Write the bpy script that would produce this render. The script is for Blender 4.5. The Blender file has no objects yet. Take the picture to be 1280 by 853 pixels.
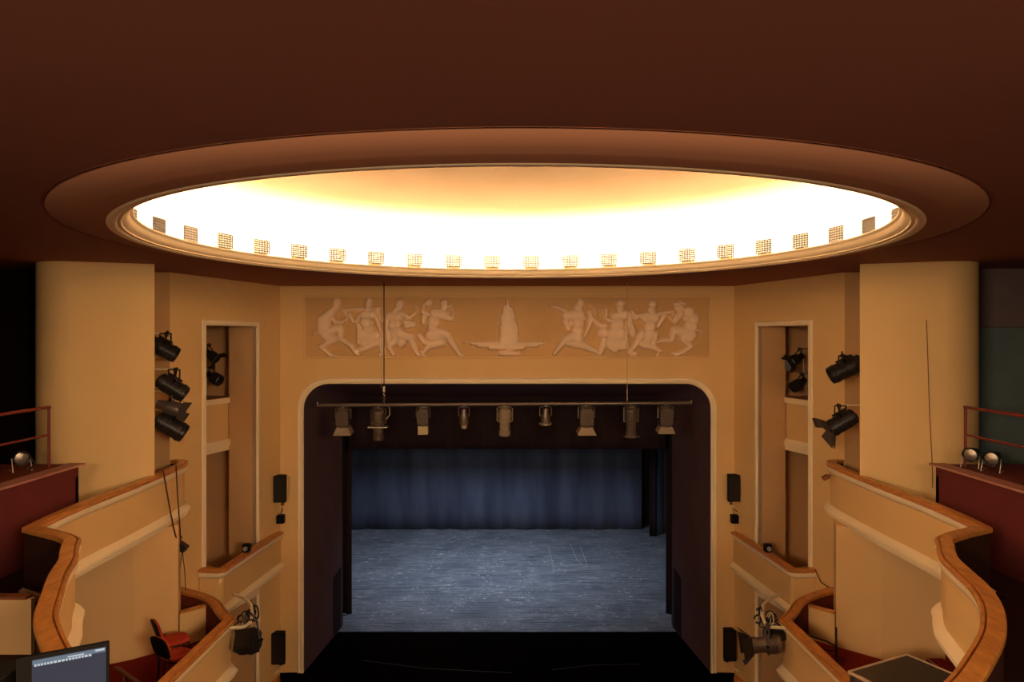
import bpy, bmesh, math, random
from mathutils import Vector, Matrix
from mathutils.geometry import tessellate_polygon
import numpy as np
random.seed(7)
SC = bpy.context.scene
COL = SC.collection
PI = math.pi
R = math.radians

# ------------------------------------------------------------------ camera, light, exposure
CAMZ = 8.2                      # eye height above the stage floor (z = 0)
F = 905.0                       # focal length in pixels of the 1280 wide frame
cd = bpy.data.cameras.new('camera'); cam = bpy.data.objects.new('camera', cd); COL.objects.link(cam)
cam.location = (0, 0, CAMZ); cam.rotation_euler = (R(90), 0, 0)
cd.sensor_width = 36; cd.lens = 36 * F / 1280
cd.shift_x = (640 - 634) / 1280; cd.shift_y = (422 - 426.5) / 1280
cd.clip_start = 0.05; cd.clip_end = 200
SC.camera = cam
SC.view_settings.view_transform = 'Standard'; SC.view_settings.look = 'None'
SC.view_settings.gamma = 1; SC.view_settings.use_curve_mapping = False
SC.view_settings.exposure = 0.45
SC.cycles.use_denoising = True
SC.cycles.max_bounces = 10; SC.cycles.diffuse_bounces = 7; SC.cycles.glossy_bounces = 3
SC.cycles.sample_clamp_indirect = 8
w = bpy.data.worlds.new('world'); SC.world = w; w.use_nodes = True
w.node_tree.nodes['Background'].inputs[0].default_value = (0.9, 0.6, 0.4, 1)
w.node_tree.nodes['Background'].inputs[1].default_value = 0.02

COVE_W = 31.0                   # each cove floodlight
COVE_COL = (1.0, 0.76, 0.50)
STAGE_W = 215.0
STAGE_COL = (0.66, 0.79, 1.0)
FILL_W = 200.0

def lamp_area(name, loc, target, sx, sy, watts, col, parent=None, spread=180):
    l = bpy.data.lights.new(name, 'AREA'); l.shape = 'RECTANGLE'; l.size = sx; l.size_y = sy
    l.energy = watts; l.color = col; l.spread = R(spread)
    o = bpy.data.objects.new(name, l); COL.objects.link(o)
    if parent: o.parent = parent
    o.location = loc
    o.rotation_euler = (Vector(target) - Vector(loc)).to_track_quat('-Z', 'Y').to_euler()
    return o
# work lights hanging above the stage, behind the black border
lamp_area('stage_work_light', (-0.7, 23.6, 7.4), (-0.7, 26.2, 0), 5.0, 1.6, STAGE_W, STAGE_COL, spread=130)
# fill lights added to lift the dim walls, behind and above the viewer
for hx in (-4.5, 4.5):
    lamp_area('fill_light', (hx, -3.5, CAMZ + 0.6), (-hx * 1.1, 12.0, 2.5), 3.0, 1.4, FILL_W, (1.0, 0.70, 0.42), spread=100)
# ------------------------------------------------------------------ materials
def nmat(name, col, rough=0.7, spec=0.3, metal=0.0, var=0.06, scale=6.0, bump=0.0, bscale=40, col2=None, stretch=None, coat=0):
    m = bpy.data.materials.new(name); m.use_nodes = True
    nt = m.node_tree; b = nt.nodes['Principled BSDF']
    b.inputs['Roughness'].default_value = rough; b.inputs['Specular IOR Level'].default_value = spec
    b.inputs['Metallic'].default_value = metal
    if coat: b.inputs['Coat Weight'].default_value = coat
    tc = nt.nodes.new('ShaderNodeTexCoord'); mp = nt.nodes.new('ShaderNodeMapping')
    nt.links.new(tc.outputs['Object'], mp.inputs[0])
    if stretch: mp.inputs['Scale'].default_value = stretch
    n = nt.nodes.new('ShaderNodeTexNoise'); n.inputs['Scale'].default_value = scale; n.inputs['Detail'].default_value = 5
    nt.links.new(mp.outputs[0], n.inputs['Vector'])
    r = nt.nodes.new('ShaderNodeValToRGB'); nt.links.new(n.outputs['Fac'], r.inputs[0])
    c2 = col2 or tuple(c * (1 - 2 * var) for c in col)
    r.color_ramp.elements[0].position = 0.3; r.color_ramp.elements[0].color = (*c2, 1)
    r.color_ramp.elements[1].position = 0.7; r.color_ramp.elements[1].color = (*col, 1)
    nt.links.new(r.outputs[0], b.inputs['Base Color'])
    if bump:
        n2 = nt.nodes.new('ShaderNodeTexNoise'); n2.inputs['Scale'].default_value = bscale; n2.inputs['Detail'].default_value = 4
        nt.links.new(mp.outputs[0], n2.inputs['Vector'])
        bp = nt.nodes.new('ShaderNodeBump'); bp.inputs['Strength'].default_value = bump; bp.inputs['Distance'].default_value = 0.02
        nt.links.new(n2.outputs['Fac'], bp.inputs['Height']); nt.links.new(bp.outputs[0], b.inputs['Normal'])
    return m
M = {}
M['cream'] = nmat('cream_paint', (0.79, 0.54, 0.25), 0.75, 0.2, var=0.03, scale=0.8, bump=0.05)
M['cream_dark'] = nmat('shaded_cream_paint', (0.64, 0.40, 0.19), 0.8, 0.2, var=0.03, scale=0.8)  # cream darkened for recessed faces, their shade mixed into the colour
M['tan_low'] = nmat('pinkish_tan_paint', (0.74, 0.49, 0.24), 0.8, 0.2, var=0.03, scale=0.8)
M['dusty'] = nmat('dusty_metal', (0.26, 0.20, 0.14), 0.5, 0.3, scale=20)
M['white'] = nmat('ivory_trim', (0.93, 0.80, 0.57), 0.5, 0.3, var=0.03, scale=2)
M['frieze'] = nmat('frieze_ground', (0.66, 0.42, 0.19), 0.75, 0.2, var=0.04, scale=1.5)
M['relief'] = nmat('relief_plaster', (0.93, 0.71, 0.50), 0.65, 0.25, var=0.04, scale=5)
M['ceiling'] = nmat('ceiling_paint', (0.31, 0.13, 0.09), 0.85, 0.15, var=0.04, scale=0.5)
M['ring'] = nmat('lit_ring_paint', (0.40, 0.185, 0.11), 0.8, 0.15, var=0.03, scale=0.5)  # same paint as the ceiling, the light it catches put into the colour
M['dome'] = nmat('dome_plaster', (0.66, 0.55, 0.42), 0.9, 0.1, var=0.06, scale=0.5, stretch=(1, 1, 3))
M['wood'] = nmat('orange_wood', (0.66, 0.27, 0.055), 0.38, 0.5, scale=5, col2=(0.42, 0.15, 0.03), stretch=(3, 1, 6), coat=0.3)
M['wood_dark'] = nmat('dark_wood', (0.20, 0.06, 0.02), 0.45, 0.4, scale=5)
M['lining'] = nmat('dark_lining', (0.035, 0.012, 0.008), 0.8, 0.1, scale=6)
M['lining_red'] = nmat('red_brown_lining', (0.16, 0.035, 0.018), 0.8, 0.1, scale=6)
M['carpet'] = nmat('red_carpet', (0.19, 0.018, 0.014), 0.95, 0.05, scale=30, bump=0.3, bscale=200)
M['redwall'] = nmat('dark_red_paint', (0.15, 0.027, 0.028), 0.75, 0.2, scale=2)
M['redtop'] = nmat('lit_pale_red_edge', (0.48, 0.22, 0.18), 0.7, 0.2, scale=8)  # paints the lit top edge of the gallery cap; pale step nosings share it
M['redmetal'] = nmat('red_metal', (0.20, 0.018, 0.016), 0.4, 0.5, scale=8)
M['redfabric'] = nmat('orange_red_fabric', (0.45, 0.055, 0.03), 0.9, 0.1, scale=40, bump=0.2, bscale=300)
M['blackplastic'] = nmat('black_plastic', (0.007, 0.006, 0.006), 0.6, 0.1, scale=20)
M['blackmetal'] = nmat('black_metal', (0.03, 0.025, 0.024), 0.35, 0.5, metal=0.4, scale=20)
M['greymetal'] = nmat('grey_metal', (0.16, 0.13, 0.11), 0.35, 0.5, metal=0.6, scale=20)
M['silver'] = nmat('silver_metal', (0.55, 0.50, 0.44), 0.45, 0.5, metal=0.9, scale=20)
M['gelframe'] = nmat('pale_gel_frame', (0.50, 0.42, 0.26), 0.6, 0.3, scale=20)
M['lens'] = nmat('lens_glass', (0.35, 0.36, 0.38), 0.08, 0.8, scale=5)
M['cable'] = nmat('black_cable', (0.02, 0.018, 0.016), 0.6, 0.3, scale=20)
M['rope'] = nmat('brown_rope', (0.10, 0.05, 0.025), 0.9, 0.1, scale=60)
M['tanrope'] = nmat('tan_steel_rope', (0.50, 0.36, 0.22), 0.6, 0.3, scale=60)
M['whitepipe'] = nmat('ivory_pipe', (0.75, 0.66, 0.48), 0.4, 0.4, scale=20)
M['blackcloth'] = nmat('black_masking', (0.030, 0.020, 0.024), 0.95, 0.05, scale=3)
M['reveal'] = nmat('dark_plum_reveal', (0.11, 0.062, 0.068), 0.85, 0.1, scale=1.5)
M['blackfloor'] = nmat('black_apron_floor', (0.004, 0.0025, 0.0025), 0.8, 0.0, scale=3)
M['void_left'] = nmat('black_gallery_void', (0.010, 0.004, 0.004), 0.9, 0.05, scale=3)  # unlit depth of the left gallery, its darkness put in as black
M['void_teal'] = nmat('hazy_teal_gallery', (0.15, 0.20, 0.21), 0.8, 0.1, scale=3)  # haze over the dark right gallery, painted into the wall colour
M['void_plum'] = nmat('hazy_plum_gallery', (0.20, 0.145, 0.155), 0.8, 0.1, scale=3)  # upper, purplish part of the painted gallery haze
M['curtain'] = nmat('blue_black_velvet', (0.100, 0.120, 0.180), 0.85, 0.15, scale=0.7, col2=(0.045, 0.055, 0.092), stretch=(2.2, 1, 0.3))
M['case'] = nmat('dark_case_laminate', (0.060, 0.050, 0.042), 0.4, 0.4, scale=3)
M['redtop2'] = nmat('dull_brass_edge', (0.72, 0.56, 0.40), 0.45, 0.5, scale=10)
M['tape'] = nmat('white_floor_tape', (0.42, 0.42, 0.42), 0.6, 0.3, scale=30)

def stage_floor_mat():
    m = bpy.data.materials.new('scuffed_stage_vinyl'); m.use_nodes = True
    nt = m.node_tree; N = nt.nodes; L = nt.links; b = N['Principled BSDF']
    b.inputs['Roughness'].default_value = 0.55; b.inputs['Specular IOR Level'].default_value = 0.35
    tc = N.new('ShaderNodeTexCoord')
    def noise(scale, stretch, lo, hi, detail=6, rot=0, rough=0.5):
        mp = N.new('ShaderNodeMapping'); mp.inputs['Scale'].default_value = stretch; mp.inputs['Rotation'].default_value = (0, 0, rot)
        L.new(tc.outputs['Object'], mp.inputs[0])
        n = N.new('ShaderNodeTexNoise'); n.inputs['Scale'].default_value = scale; n.inputs['Detail'].default_value = detail
        n.inputs['Roughness'].default_value = rough
        L.new(mp.outputs[0], n.inputs['Vector'])
        r = N.new('ShaderNodeMapRange'); r.inputs[1].default_value = lo; r.inputs[2].default_value = hi
        L.new(n.outputs['Fac'], r.inputs[0]); return r.outputs[0]
    def mix(fac, a, bcol):
        x = N.new('ShaderNodeMix'); x.data_type = 'RGBA'; L.new(fac, x.inputs[0])
        if isinstance(a, tuple): x.inputs[6].default_value = (*a, 1)
        else: L.new(a, x.inputs[6])
        x.inputs[7].default_value = (*bcol, 1); return x.outputs[2]
    def mul(a, c):
        x = N.new('ShaderNodeMath'); x.operation = 'MULTIPLY'; x.use_clamp = True; L.new(a, x.inputs[0])
        if isinstance(c, (int, float)): x.inputs[1].default_value = c
        else: L.new(c, x.inputs[1])
        return x.outputs[0]
    base = mix(noise(0.45, (1, 1, 1), 0.35, 0.68, 4), (0.12, 0.135, 0.165), (0.19, 0.205, 0.235))
    c = mix(mul(noise(1.6, (0.5, 6, 1), 0.47, 0.68, 10, rough=0.75), 0.75), base, (0.33, 0.345, 0.37))
    c = mix(mul(noise(1.1, (0.5, 8, 1), 0.54, 0.62, 6), 0.65), c, (0.055, 0.062, 0.08))
    c = mix(mul(mul(noise(5, (0.35, 8, 1), 0.56, 0.62, 3), noise(0.8, (1, 1, 1), 0.42, 0.56)), 0.9), c, (0.46, 0.47, 0.49))
    c = mix(mul(mul(noise(6, (5, 0.5, 1), 0.57, 0.63, 3, 0.5), noise(0.6, (1, 1, 1), 0.48, 0.62)), 0.45), c, (0.46, 0.47, 0.48))
    c = mix(mul(mul(noise(5, (1, 1.6, 1), 0.58, 0.63, 6, 0.9, 0.75), noise(0.9, (1, 1, 1), 0.47, 0.56)), 1.0), c, (0.75, 0.75, 0.75))
    L.new(c, b.inputs['Base Color']); return m
M['stagefloor'] = stage_floor_mat()

def emis(name, col, strength):
    m = bpy.data.materials.new(name); m.use_nodes = True; nt = m.node_tree
    b = nt.nodes['Principled BSDF']; b.inputs['Base Color'].default_value = (0.01, 0.01, 0.015, 1)
    b.inputs['Roughness'].default_value = 0.5; b.inputs['Specular IOR Level'].default_value = 0.08
    n = nt.nodes.new('ShaderNodeTexNoise'); n.inputs['Scale'].default_value = 3
    x = nt.nodes.new('ShaderNodeMix'); x.data_type = 'RGBA'
    nt.links.new(n.outputs['Fac'], x.inputs[0]); x.inputs[6].default_value = (*col, 1); x.inputs[7].default_value = (*[c * 0.9 for c in col], 1)
    nt.links.new(x.outputs[2], b.inputs['Emission Color']); b.inputs['Emission Strength'].default_value = strength
    return m
M['screen'] = emis('screen_dark', (0.022, 0.026, 0.040), 1.0)
M['screen_bar'] = emis('screen_bar', (0.10, 0.13, 0.17), 1.0)
M['screen_icon'] = emis('screen_icon', (0.40, 0.44, 0.48), 1.0)
M['bulb'] = emis('lit_bulb', (1.0, 0.62, 0.3), 12.0)

# ------------------------------------------------------------------ mesh helpers
def W(px, py, d):
    return Vector(((px - 634) / F * d, d, CAMZ - (py - 422) / F * d))
def tag(o, label=None, cat=None, group=None, kind=None):
    if label: o['label'] = label
    if cat: o['category'] = cat
    if group: o['group'] = group
    if kind: o['kind'] = kind
    return o
def thing(name, label, cat, loc=(0, 0, 0), group=None):
    o = bpy.data.objects.new(name, None); COL.objects.link(o); o.location = loc
    o.empty_display_size = 0.1
    return tag(o, label, cat, group)
class MB:
    def __init__(s): s.v = []; s.f = []
    def add(s, vs, fs):
        k = len(s.v); s.v += [tuple(v) for v in vs]; s.f += [tuple(i + k for i in f) for f in fs]; return s
    def box(s, c, size, rot=None):
        hx, hy, hz = size[0] / 2, size[1] / 2, size[2] / 2
        vs = [Vector((x, y, z)) for x in (-hx, hx) for y in (-hy, hy) for z in (-hz, hz)]
        if rot is not None: vs = [rot @ v for v in vs]
        c = Vector(c)
        return s.add([v + c for v in vs], [(0, 1, 3, 2), (4, 6, 7, 5), (0, 4, 5, 1), (2, 3, 7, 6), (0, 2, 6, 4), (1, 5, 7, 3)])
    def bbox(s, a, b):
        return s.box([(a[i] + b[i]) / 2 for i in range(3)], [abs(b[i] - a[i]) for i in range(3)])
    def tube(s, pts, r, n=8, r2=None, caps=True):
        pts = [Vector(p) for p in pts]; m = len(pts); rings = []
        prev = None
        for i, p in enumerate(pts):
            t = (pts[min(i + 1, m - 1)] - pts[max(i - 1, 0)]).normalized()
            if prev is None:
                u = t.orthogonal().normalized()
            else:
                u = (prev - t * prev.dot(t)).normalized()
            prev = u; q = t.cross(u)
            rr = r if r2 is None else r + (r2 - r) * i / (m - 1)
            rings.append([p + (u * math.cos(2 * PI * k / n) + q * math.sin(2 * PI * k / n)) * rr for k in range(n)])
        vs = [v for ring in rings for v in ring]; fs = []
        for i in range(m - 1):
            for k in range(n):
                a = i * n + k; b = i * n + (k + 1) % n
                fs.append((a, b, b + n, a + n))
        if caps: fs.append(tuple(range(n - 1, -1, -1))); fs.append(tuple((m - 1) * n + k for k in range(n)))
        return s.add(vs, fs)
    def lathe(s, prof, origin=(0, 0, 0), axis=(0, 0, 1), n=24, caps=False):
        ax = Vector(axis).normalized(); u = ax.orthogonal().normalized(); q = ax.cross(u); o = Vector(origin)
        if abs(ax.z) > 0.999: u = Vector((1, 0, 0)); q = ax.cross(u)
        vs = [o + ax * z + (u * math.cos(2 * PI * k / n) + q * math.sin(2 * PI * k / n)) * r for r, z in prof for k in range(n)]
        fs = []
        for i in range(len(prof) - 1):
            for k in range(n):
                a = i * n + k; b = i * n + (k + 1) % n
                fs.append((a, b, b + n, a + n))
        if caps: fs.append(tuple(range(n - 1, -1, -1))); fs.append(tuple((len(prof) - 1) * n + k for k in range(n)))
        return s.add(vs, fs)
    def prism(s, poly, z0, z1):
        n = len(poly); vs = [(x, y, z0) for x, y in poly] + [(x, y, z1) for x, y in poly]
        fs = [(i, (i + 1) % n, (i + 1) % n + n, i + n) for i in range(n)]
        tris = tessellate_polygon([[Vector((x, y, 0)) for x, y in poly]])
        fs += [tuple(t) for t in tris] + [tuple(i + n for i in t) for t in tris]
        return s.add(vs, fs)
    def sheet(s, loops, fn):
        """flat polygon with holes, 2-D loops mapped to 3-D by fn"""
        L = [[Vector((a, b, 0)) for a, b in lp] for lp in loops]
        tris = tessellate_polygon(L); flat = [p for lp in loops for p in lp]
        return s.add([fn(a, b) for a, b in flat], [tuple(t) for t in tris])
    def sweep(s, path, prof, fn, side=1, closed_path=False):
        """profile (offset, w) closed, swept along a 2-D path with mitres; fn(x, y, w) -> 3-D"""
        P = [Vector(p) for p in path]; m = len(P); k = len(prof); vs = []
        for i in range(m):
            a = P[i] - P[i - 1] if (i > 0 or closed_path) else P[1] - P[0]
            b = P[(i + 1) % m] - P[i] if (i < m - 1 or closed_path) else P[-1] - P[-2]
            a = a.normalized(); b = b.normalized()
            na = Vector((-a.y, a.x)) * side; nb = Vector((-b.y, b.x)) * side
            n = (na + nb); n = n.normalized() if n.length > 1e-6 else na
            sc = 1 / max(0.35, n.dot(na))
            for off, wv in prof:
                q = P[i] + n * off * sc; vs.append(fn(q.x, q.y, wv))
        fs = []
        rng = m if closed_path else m - 1
        for i in range(rng):
            for j in range(k):
                a0 = i * k + j; a1 = i * k + (j + 1) % k; i2 = ((i + 1) % m) * k
                fs.append((a0, a1, i2 + (j + 1) % k, i2 + j))
        if not closed_path: fs.append(tuple(range(k))); fs.append(tuple((m - 1) * k + j for j in range(k - 1, -1, -1)))
        return s.add(vs, fs)
    def build(s, name, mat, parent=None, smooth=False, bevel=0, loc=None, kind=None, angle=35):
        me = bpy.data.meshes.new(name); me.from_pydata(s.v, [], s.f); me.validate()
        bm = bmesh.new(); bm.from_mesh(me); bmesh.ops.recalc_face_normals(bm, faces=bm.faces)
        bm.to_mesh(me); bm.free()
        me.materials.append(mat)
        if smooth:
            me.shade_smooth() if hasattr(me, 'shade_smooth') else None
            try: me.set_sharp_from_angle(angle=R(angle))
            except Exception: pass
        o = bpy.data.objects.new(name, me); COL.objects.link(o)
        if parent: o.parent = parent
        if loc is not None: o.location = loc
        if bevel:
            md = o.modifiers.new('bevel', 'BEVEL'); md.width = bevel; md.segments = 2; md.limit_method = 'ANGLE'
        if kind: o['kind'] = kind
        return o
def struct(name, mb, mat, **k):
    return mb.build(name, mat, kind='structure', **k)
def smooth_path(pts, sub=4, keep=()):
    """Catmull-Rom through plan points; indices in keep stay sharp corners"""
    P = [Vector(p) for p in pts]; out = []
    for i in range(len(P) - 1):
        p0 = P[i - 1] if i > 0 and i not in keep else P[i] * 2 - P[i + 1]
        p3 = P[i + 2] if i + 2 < len(P) and (i + 1) not in keep else P[i + 1] * 2 - P[i]
        for k in range(sub):
            t = k / sub
            out.append(0.5 * ((2 * P[i]) + (P[i + 1] - p0) * t + (2 * p0 - 5 * P[i] + 4 * P[i + 1] - p3) * t * t + (3 * P[i] - p0 - 3 * P[i + 1] + p3) * t ** 3))
    out.append(P[-1]); return [tuple(q) for q in out]
def mir(path, s): return [(x * s, y) for x, y in path]
CZ = CAMZ + 1.256              # ceiling height
DC = (0.09, 9.6)               # dome centre in plan
YP = 17.7                      # plane of the proscenium wall

# ------------------------------------------------------------------ ceiling, cove ring and dome
circ = [(DC[0] + 5.28 * math.cos(2 * PI * k / 160), DC[1] + 5.28 * math.sin(2 * PI * k / 160)) for k in range(160)]
struct('ceiling', MB().sheet([[(-11, -9), (11, -9), (11, 17.75), (-11, 17.75)], circ], lambda x, y: (x, y, CZ)), M['ceiling'])
rz = lambda pr: [((r - 0.055 if 4.6 < r < 4.8 else r), CAMZ + z) for r, z in pr]
ring = [(5.29, 1.254), (5.28, 1.266), (5.25, 1.266), (5.24, 1.252), (5.00, 1.204), (4.94, 1.190), (4.90, 1.185), (4.82, 1.180), (4.79, 1.175)]
struct('ceiling_ring', MB().lathe(rz(ring), (DC[0], DC[1], 0), n=160), M['ring'], smooth=True, angle=50)
rim = [(4.79, 1.173), (4.77, 1.168), (4.72, 1.166), (4.695, 1.176), (4.692, 1.186), (4.68, 1.188), (4.665, 1.183), (4.65, 1.19), (4.648, 1.20),
       (4.60, 1.205), (4.555, 1.222), (4.53, 1.25), (4.52, 1.285), (4.515, 1.295), (4.495, 1.30), (4.485, 1.312), (4.487, 1.325), (4.50, 1.332), (4.56, 1.332), (4.58, 1.30)]
struct('trim_cove_rim', MB().lathe(rz(rim), (DC[0], DC[1], 0), n=160), M['white'], smooth=True, angle=50)
dome = [(4.58, 1.30), (5.50, 1.30), (5.66, 1.34), (5.72, 1.5), (5.70, 1.75), (5.60, 2.0), (5.40, 2.22), (5.10, 2.42), (4.7, 2.57), (4.2, 2.68), (3.4, 2.80), (2.4, 2.87), (1.2, 2.91), (0.001, 2.93)]
struct('ceiling_dome', MB().lathe(rz(dome), (DC[0], DC[1], 0), n=160), M['dome'], smooth=True)

# ------------------------------------------------------------------ auditorium shell
struct('floor', MB().bbox((-11, -9, -1.0), (11, 17.6, -0.8)), M['carpet'])
struct('wall_back', MB().bbox((-11, -9.2, -1), (11, -9, CZ)), M['redwall'])
struct('wall_left', MB().bbox((-11.2, -9, -1), (-11, 17.9, CZ)), M['void_left'])
struct('wall_right', MB().bbox((11, -9, -1), (11.2, 17.9, CZ)), M['void_teal'])
struct('wall_gallery_left', MB().bbox((-11, 13.2, -0.8), (-7.9, 13.35, CZ)), M['void_left'])
struct('wall_gallery_right', MB().bbox((7.9, 13.2, -0.8), (11, 13.35, CAMZ + 0.18)), M['void_teal'])
struct('wall_gallery_haze_right', MB().bbox((7.9, 13.2, CAMZ + 0.185), (11, 13.33, CZ)), M['void_plum'])  # upper wall panel carrying the painted purplish haze

# ------------------------------------------------------------------ proscenium wall and opening
OX, OT, OR_ = 4.97, CAMZ - 1.134, 0.62
def arch(off=0, z0=0.0):
    x = OX + off; t = OT + off; r = OR_ + off; p = [(-x, z0)]
    for k in range(13):
        a = PI - k * (PI / 2) / 12; p.append((-x + r + r * math.cos(a), t - r + r * math.sin(a)))
    for k in range(13):
        a = PI / 2 - k * (PI / 2) / 12; p.append((x - r + r * math.cos(a), t - r + r * math.sin(a)))
    p.append((x, z0)); return p
wp = [(-5.62, -0.8), (-OX, -0.8)] + arch() + [(OX, -0.8), (5.62, -0.8), (5.62, CZ), (-5.62, CZ)]
FZ0, FZ1, FX = CAMZ - 0.475, CAMZ + 0.978, 4.93
fr = [(-FX, FZ0), (FX, FZ0), (FX, FZ1), (-FX, FZ1)]
struct('wall_proscenium', MB().sheet([wp, fr], lambda x, z: (x, YP, z)), M['cream'])
fnP = lambda x, z, wv: (x, YP - wv, z)
struct('trim_proscenium', MB().sweep(arch(0.0), [(0, -0.3), (0, 0.03), (0.02, 0.055), (0.045, 0.06), (0.065, 0.035), (0.10, 0.03), (0.115, 0.05), (0.135, 0.05), (0.15, 0.0), (0.15, -0.01), (0.02, -0.02)], fnP, side=1), M['white'], smooth=True)
for s, nm in ((-1, 'left'), (1, 'right')):
    mb = MB().bbox((s * 5.30, YP - 0.035, 0.0), (s * 5.36, YP, OT + 0.2))
# stage reveal: splayed plum-dark surround between the arch and the stage house
a0 = arch(0.0, 0.0); 
def inner_pt(p, d):            # narrows with depth
    x, z = p; k = (d - YP) / 2.8
    return (x * (1 - 0.06 * k), d, z * (1 - 0.075 * k))
mb = MB()
n = len(a0)
vs = [(x, YP, z) for x, z in a0] + [inner_pt(p, 20.5) for p in a0]
mb.add(vs, [(i, i + 1, i + 1 + n, i + n) for i in range(n - 1)])
struct('wall_stage_surround', mb, M['reveal'], smooth=True, angle=60)
# dark doorways in the surround
for s, nm in ((-1, 'left'), (1, 'right')):
    def rv(y, z): 
        k = (y - YP) / 2.8; return (s * (OX * (1 - 0.06 * k) - 0.012), y, z)
    mb = MB(); q = [rv(19.75, 0.05), rv(20.35, 0.05), rv(20.35, 1.75), rv(19.75, 1.62)]
    q2 = [(x + s * 0.004 - s*0.01, y, z) for x, y, z in q]
    mb.add(q + q2, [(0, 1, 2, 3), (7, 6, 5, 4), (0, 4, 5, 1), (1, 5, 6, 2), (2, 6, 7, 3), (3, 7, 4, 0)])
    d = struct('door_1' if s < 0 else 'door_2', mb, M['blackcloth'])

# stage floors
struct('floor_stage', MB().bbox((-7.5, 20.15, -0.1), (7.5, 31.6, 0.0)), M['stagefloor'])
struct('floor_apron', MB().prism([(-5.05, 20.15), (-5.02, 17.72), (-5.55, 17.68), (-5.3, 17.0), (-4.9, 15.9), (-3, 15.0), (0, 14.6), (3, 15.0), (4.9, 15.9), (5.3, 17.0), (5.55, 17.68), (5.02, 17.72), (5.05, 20.15)], -0.1, 0.004), M['blackfloor'])
struct('wall_apron', MB().sweep([(-5.3, 17.0), (-4.9, 15.9), (-3, 15.0), (0, 14.6), (3, 15.0), (4.9, 15.9), (5.3, 17.0)], [(0.03, -0.8), (0.03, -0.02), (0.12, -0.02), (0.12, -0.8)], lambda x, y, z: (x, y, z), side=1), M['blackcloth'])
struct('wall_stage_rear', MB().bbox((-8, 31.8, -0.1), (8, 32, 9.4)), M['blackcloth'])
struct('wall_stage_left', MB().bbox((-8, 20.6, -0.1), (-7.8, 31.8, 9.4)), M['blackcloth'])
struct('wall_stage_right', MB().bbox((7.8, 20.6, -0.1), (8, 31.8, 9.4)), M['blackcloth'])
struct('ceiling_stage', MB().bbox((-8, 20.6, 9.4), (8, 32, 9.5)), M['blackcloth'])
for s, nm in ((-1, 'left'), (1, 'right')):
    struct('wall_stage_front_' + nm, MB().bbox((s * 4.68, 20.5, -0.1), (s * 8, 20.62, 9.4)), M['blackcloth'])
struct('wall_stage_header', MB().bbox((-4.68, 20.5, 6.4), (4.68, 20.62, 9.4)), M['blackcloth'])

def drape(x0, x1, y, z0, z1, pitch=0.28, amp=0.05, seed=1, gather=1.0):
    rnd = random.Random(seed); n = max(6, int((x1 - x0) / 0.035)); rows = 10; vs = []; ph = [rnd.uniform(0, 6.3) for _ in range(4)]
    for j in range(rows + 1):
        t = j / rows
        for i in range(n + 1):
            x = x0 + (x1 - x0) * i / n
            o = amp * (0.35 + 0.65 * (1 - t)) * (math.sin(2 * PI * x / pitch + ph[0] + 0.9 * math.sin(x * 1.3 + ph[1])) + 0.5 * math.sin(2 * PI * x / (pitch * 2.3) + ph[2] + t))
            vs.append((x, y + o, z0 + (z1 - z0) * t))
    fs = [(j * (n + 1) + i, j * (n + 1) + i + 1, (j + 1) * (n + 1) + i + 1, (j + 1) * (n + 1) + i) for j in range(rows) for i in range(n)]
    return MB().add(vs, fs)
def cloth(name, label, mb, mat, cat='curtain', group=None):
    o = mb.build(name, mat, smooth=True, angle=180); md = o.modifiers.new('thick', 'SOLIDIFY'); md.thickness = 0.012
    return tag(o, label, cat, group)
cloth('stage_curtain', 'wide dark blue velvet backdrop curtain closing the rear of the stage', drape(-6.8, 5.75, 30.9, 0.01, 7.8, 1.15, 0.05, 3), M['curtain'])
cloth('stage_curtain', 'narrow blue-black curtain at the right end of the backdrop, past a black gap', drape(6.15, 7.6, 30.3, 0.01, 7.8, 0.4, 0.05, 5), M['curtain'])
cloth('stage_border', 'long black border curtain hanging across the top of the stage opening', drape(-4.55, 4.55, 20.75, 5.0, 9.39, 0.5, 0.03, 8), M['blackcloth'], 'border')
cloth('stage_border', 'dark blue-black border strip hanging further back above the backdrop', drape(-7.2, 7.2, 27.8, 4.4, 9.39, 0.6, 0.04, 9), M['blackcloth'], 'border')
cloth('stage_leg_curtain', 'black leg curtain hanging at the left edge of the lit stage floor', drape(-6.3, -4.60, 21.4, 0.02, 7.8, 0.25, 0.04, 10), M['blackcloth'], 'curtain')
cloth('stage_leg_curtain', 'black leg curtain hanging at the right edge of the lit stage floor', drape(4.70, 6.3, 21.4, 0.02, 7.8, 0.25, 0.04, 11), M['blackcloth'], 'curtain')
cloth('stage_leg_curtain', 'tall black leg curtain deep on the right side, in front of the backdrop', drape(5.85, 6.15, 29.8, 0.02, 7.8, 0.2, 0.03, 12), M['blackcloth'], 'curtain')
cloth('stage_leg_curtain', 'slim pale-edged blue leg curtain deep at the left end of the backdrop', drape(-6.75, -6.45, 29.8, 0.02, 7.8, 0.12, 0.03, 13), M['curtain'], 'curtain')
# tape marks on the stage floor
def tape(pts, label, mat='tape'):
    P = [(p.x, p.y) for p in (W(px, py, F * CAMZ / (py - 422)) for px, py in pts)]
    mb = MB().sweep(P, [(-0.011, 0.001), (0.011, 0.001), (0.011, 0.007), (-0.011, 0.007)], lambda x, y, z: (x, y, z))
    tag(mb.build('floor_tape', M[mat]), label, 'tape')
tape([(725, 683), (735, 709)], 'short bright slanting tape line on the stage floor right of centre')
tape([(686, 683), (692, 713), (733, 712)], 'faint L-shaped tape mark on the stage floor right of centre')
tape([(452, 826), (530, 836), (640, 842)], 'faint pale seam line curving across the black apron floor, left of centre', 'case')
tape([(690, 838), (740, 832), (800, 831)], 'faint pale seam line curving across the black apron floor, right of centre', 'case')
tape([(713, 681), (722, 702)], 'short faint tape line between the L-shaped mark and the bright slanting line')

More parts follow.
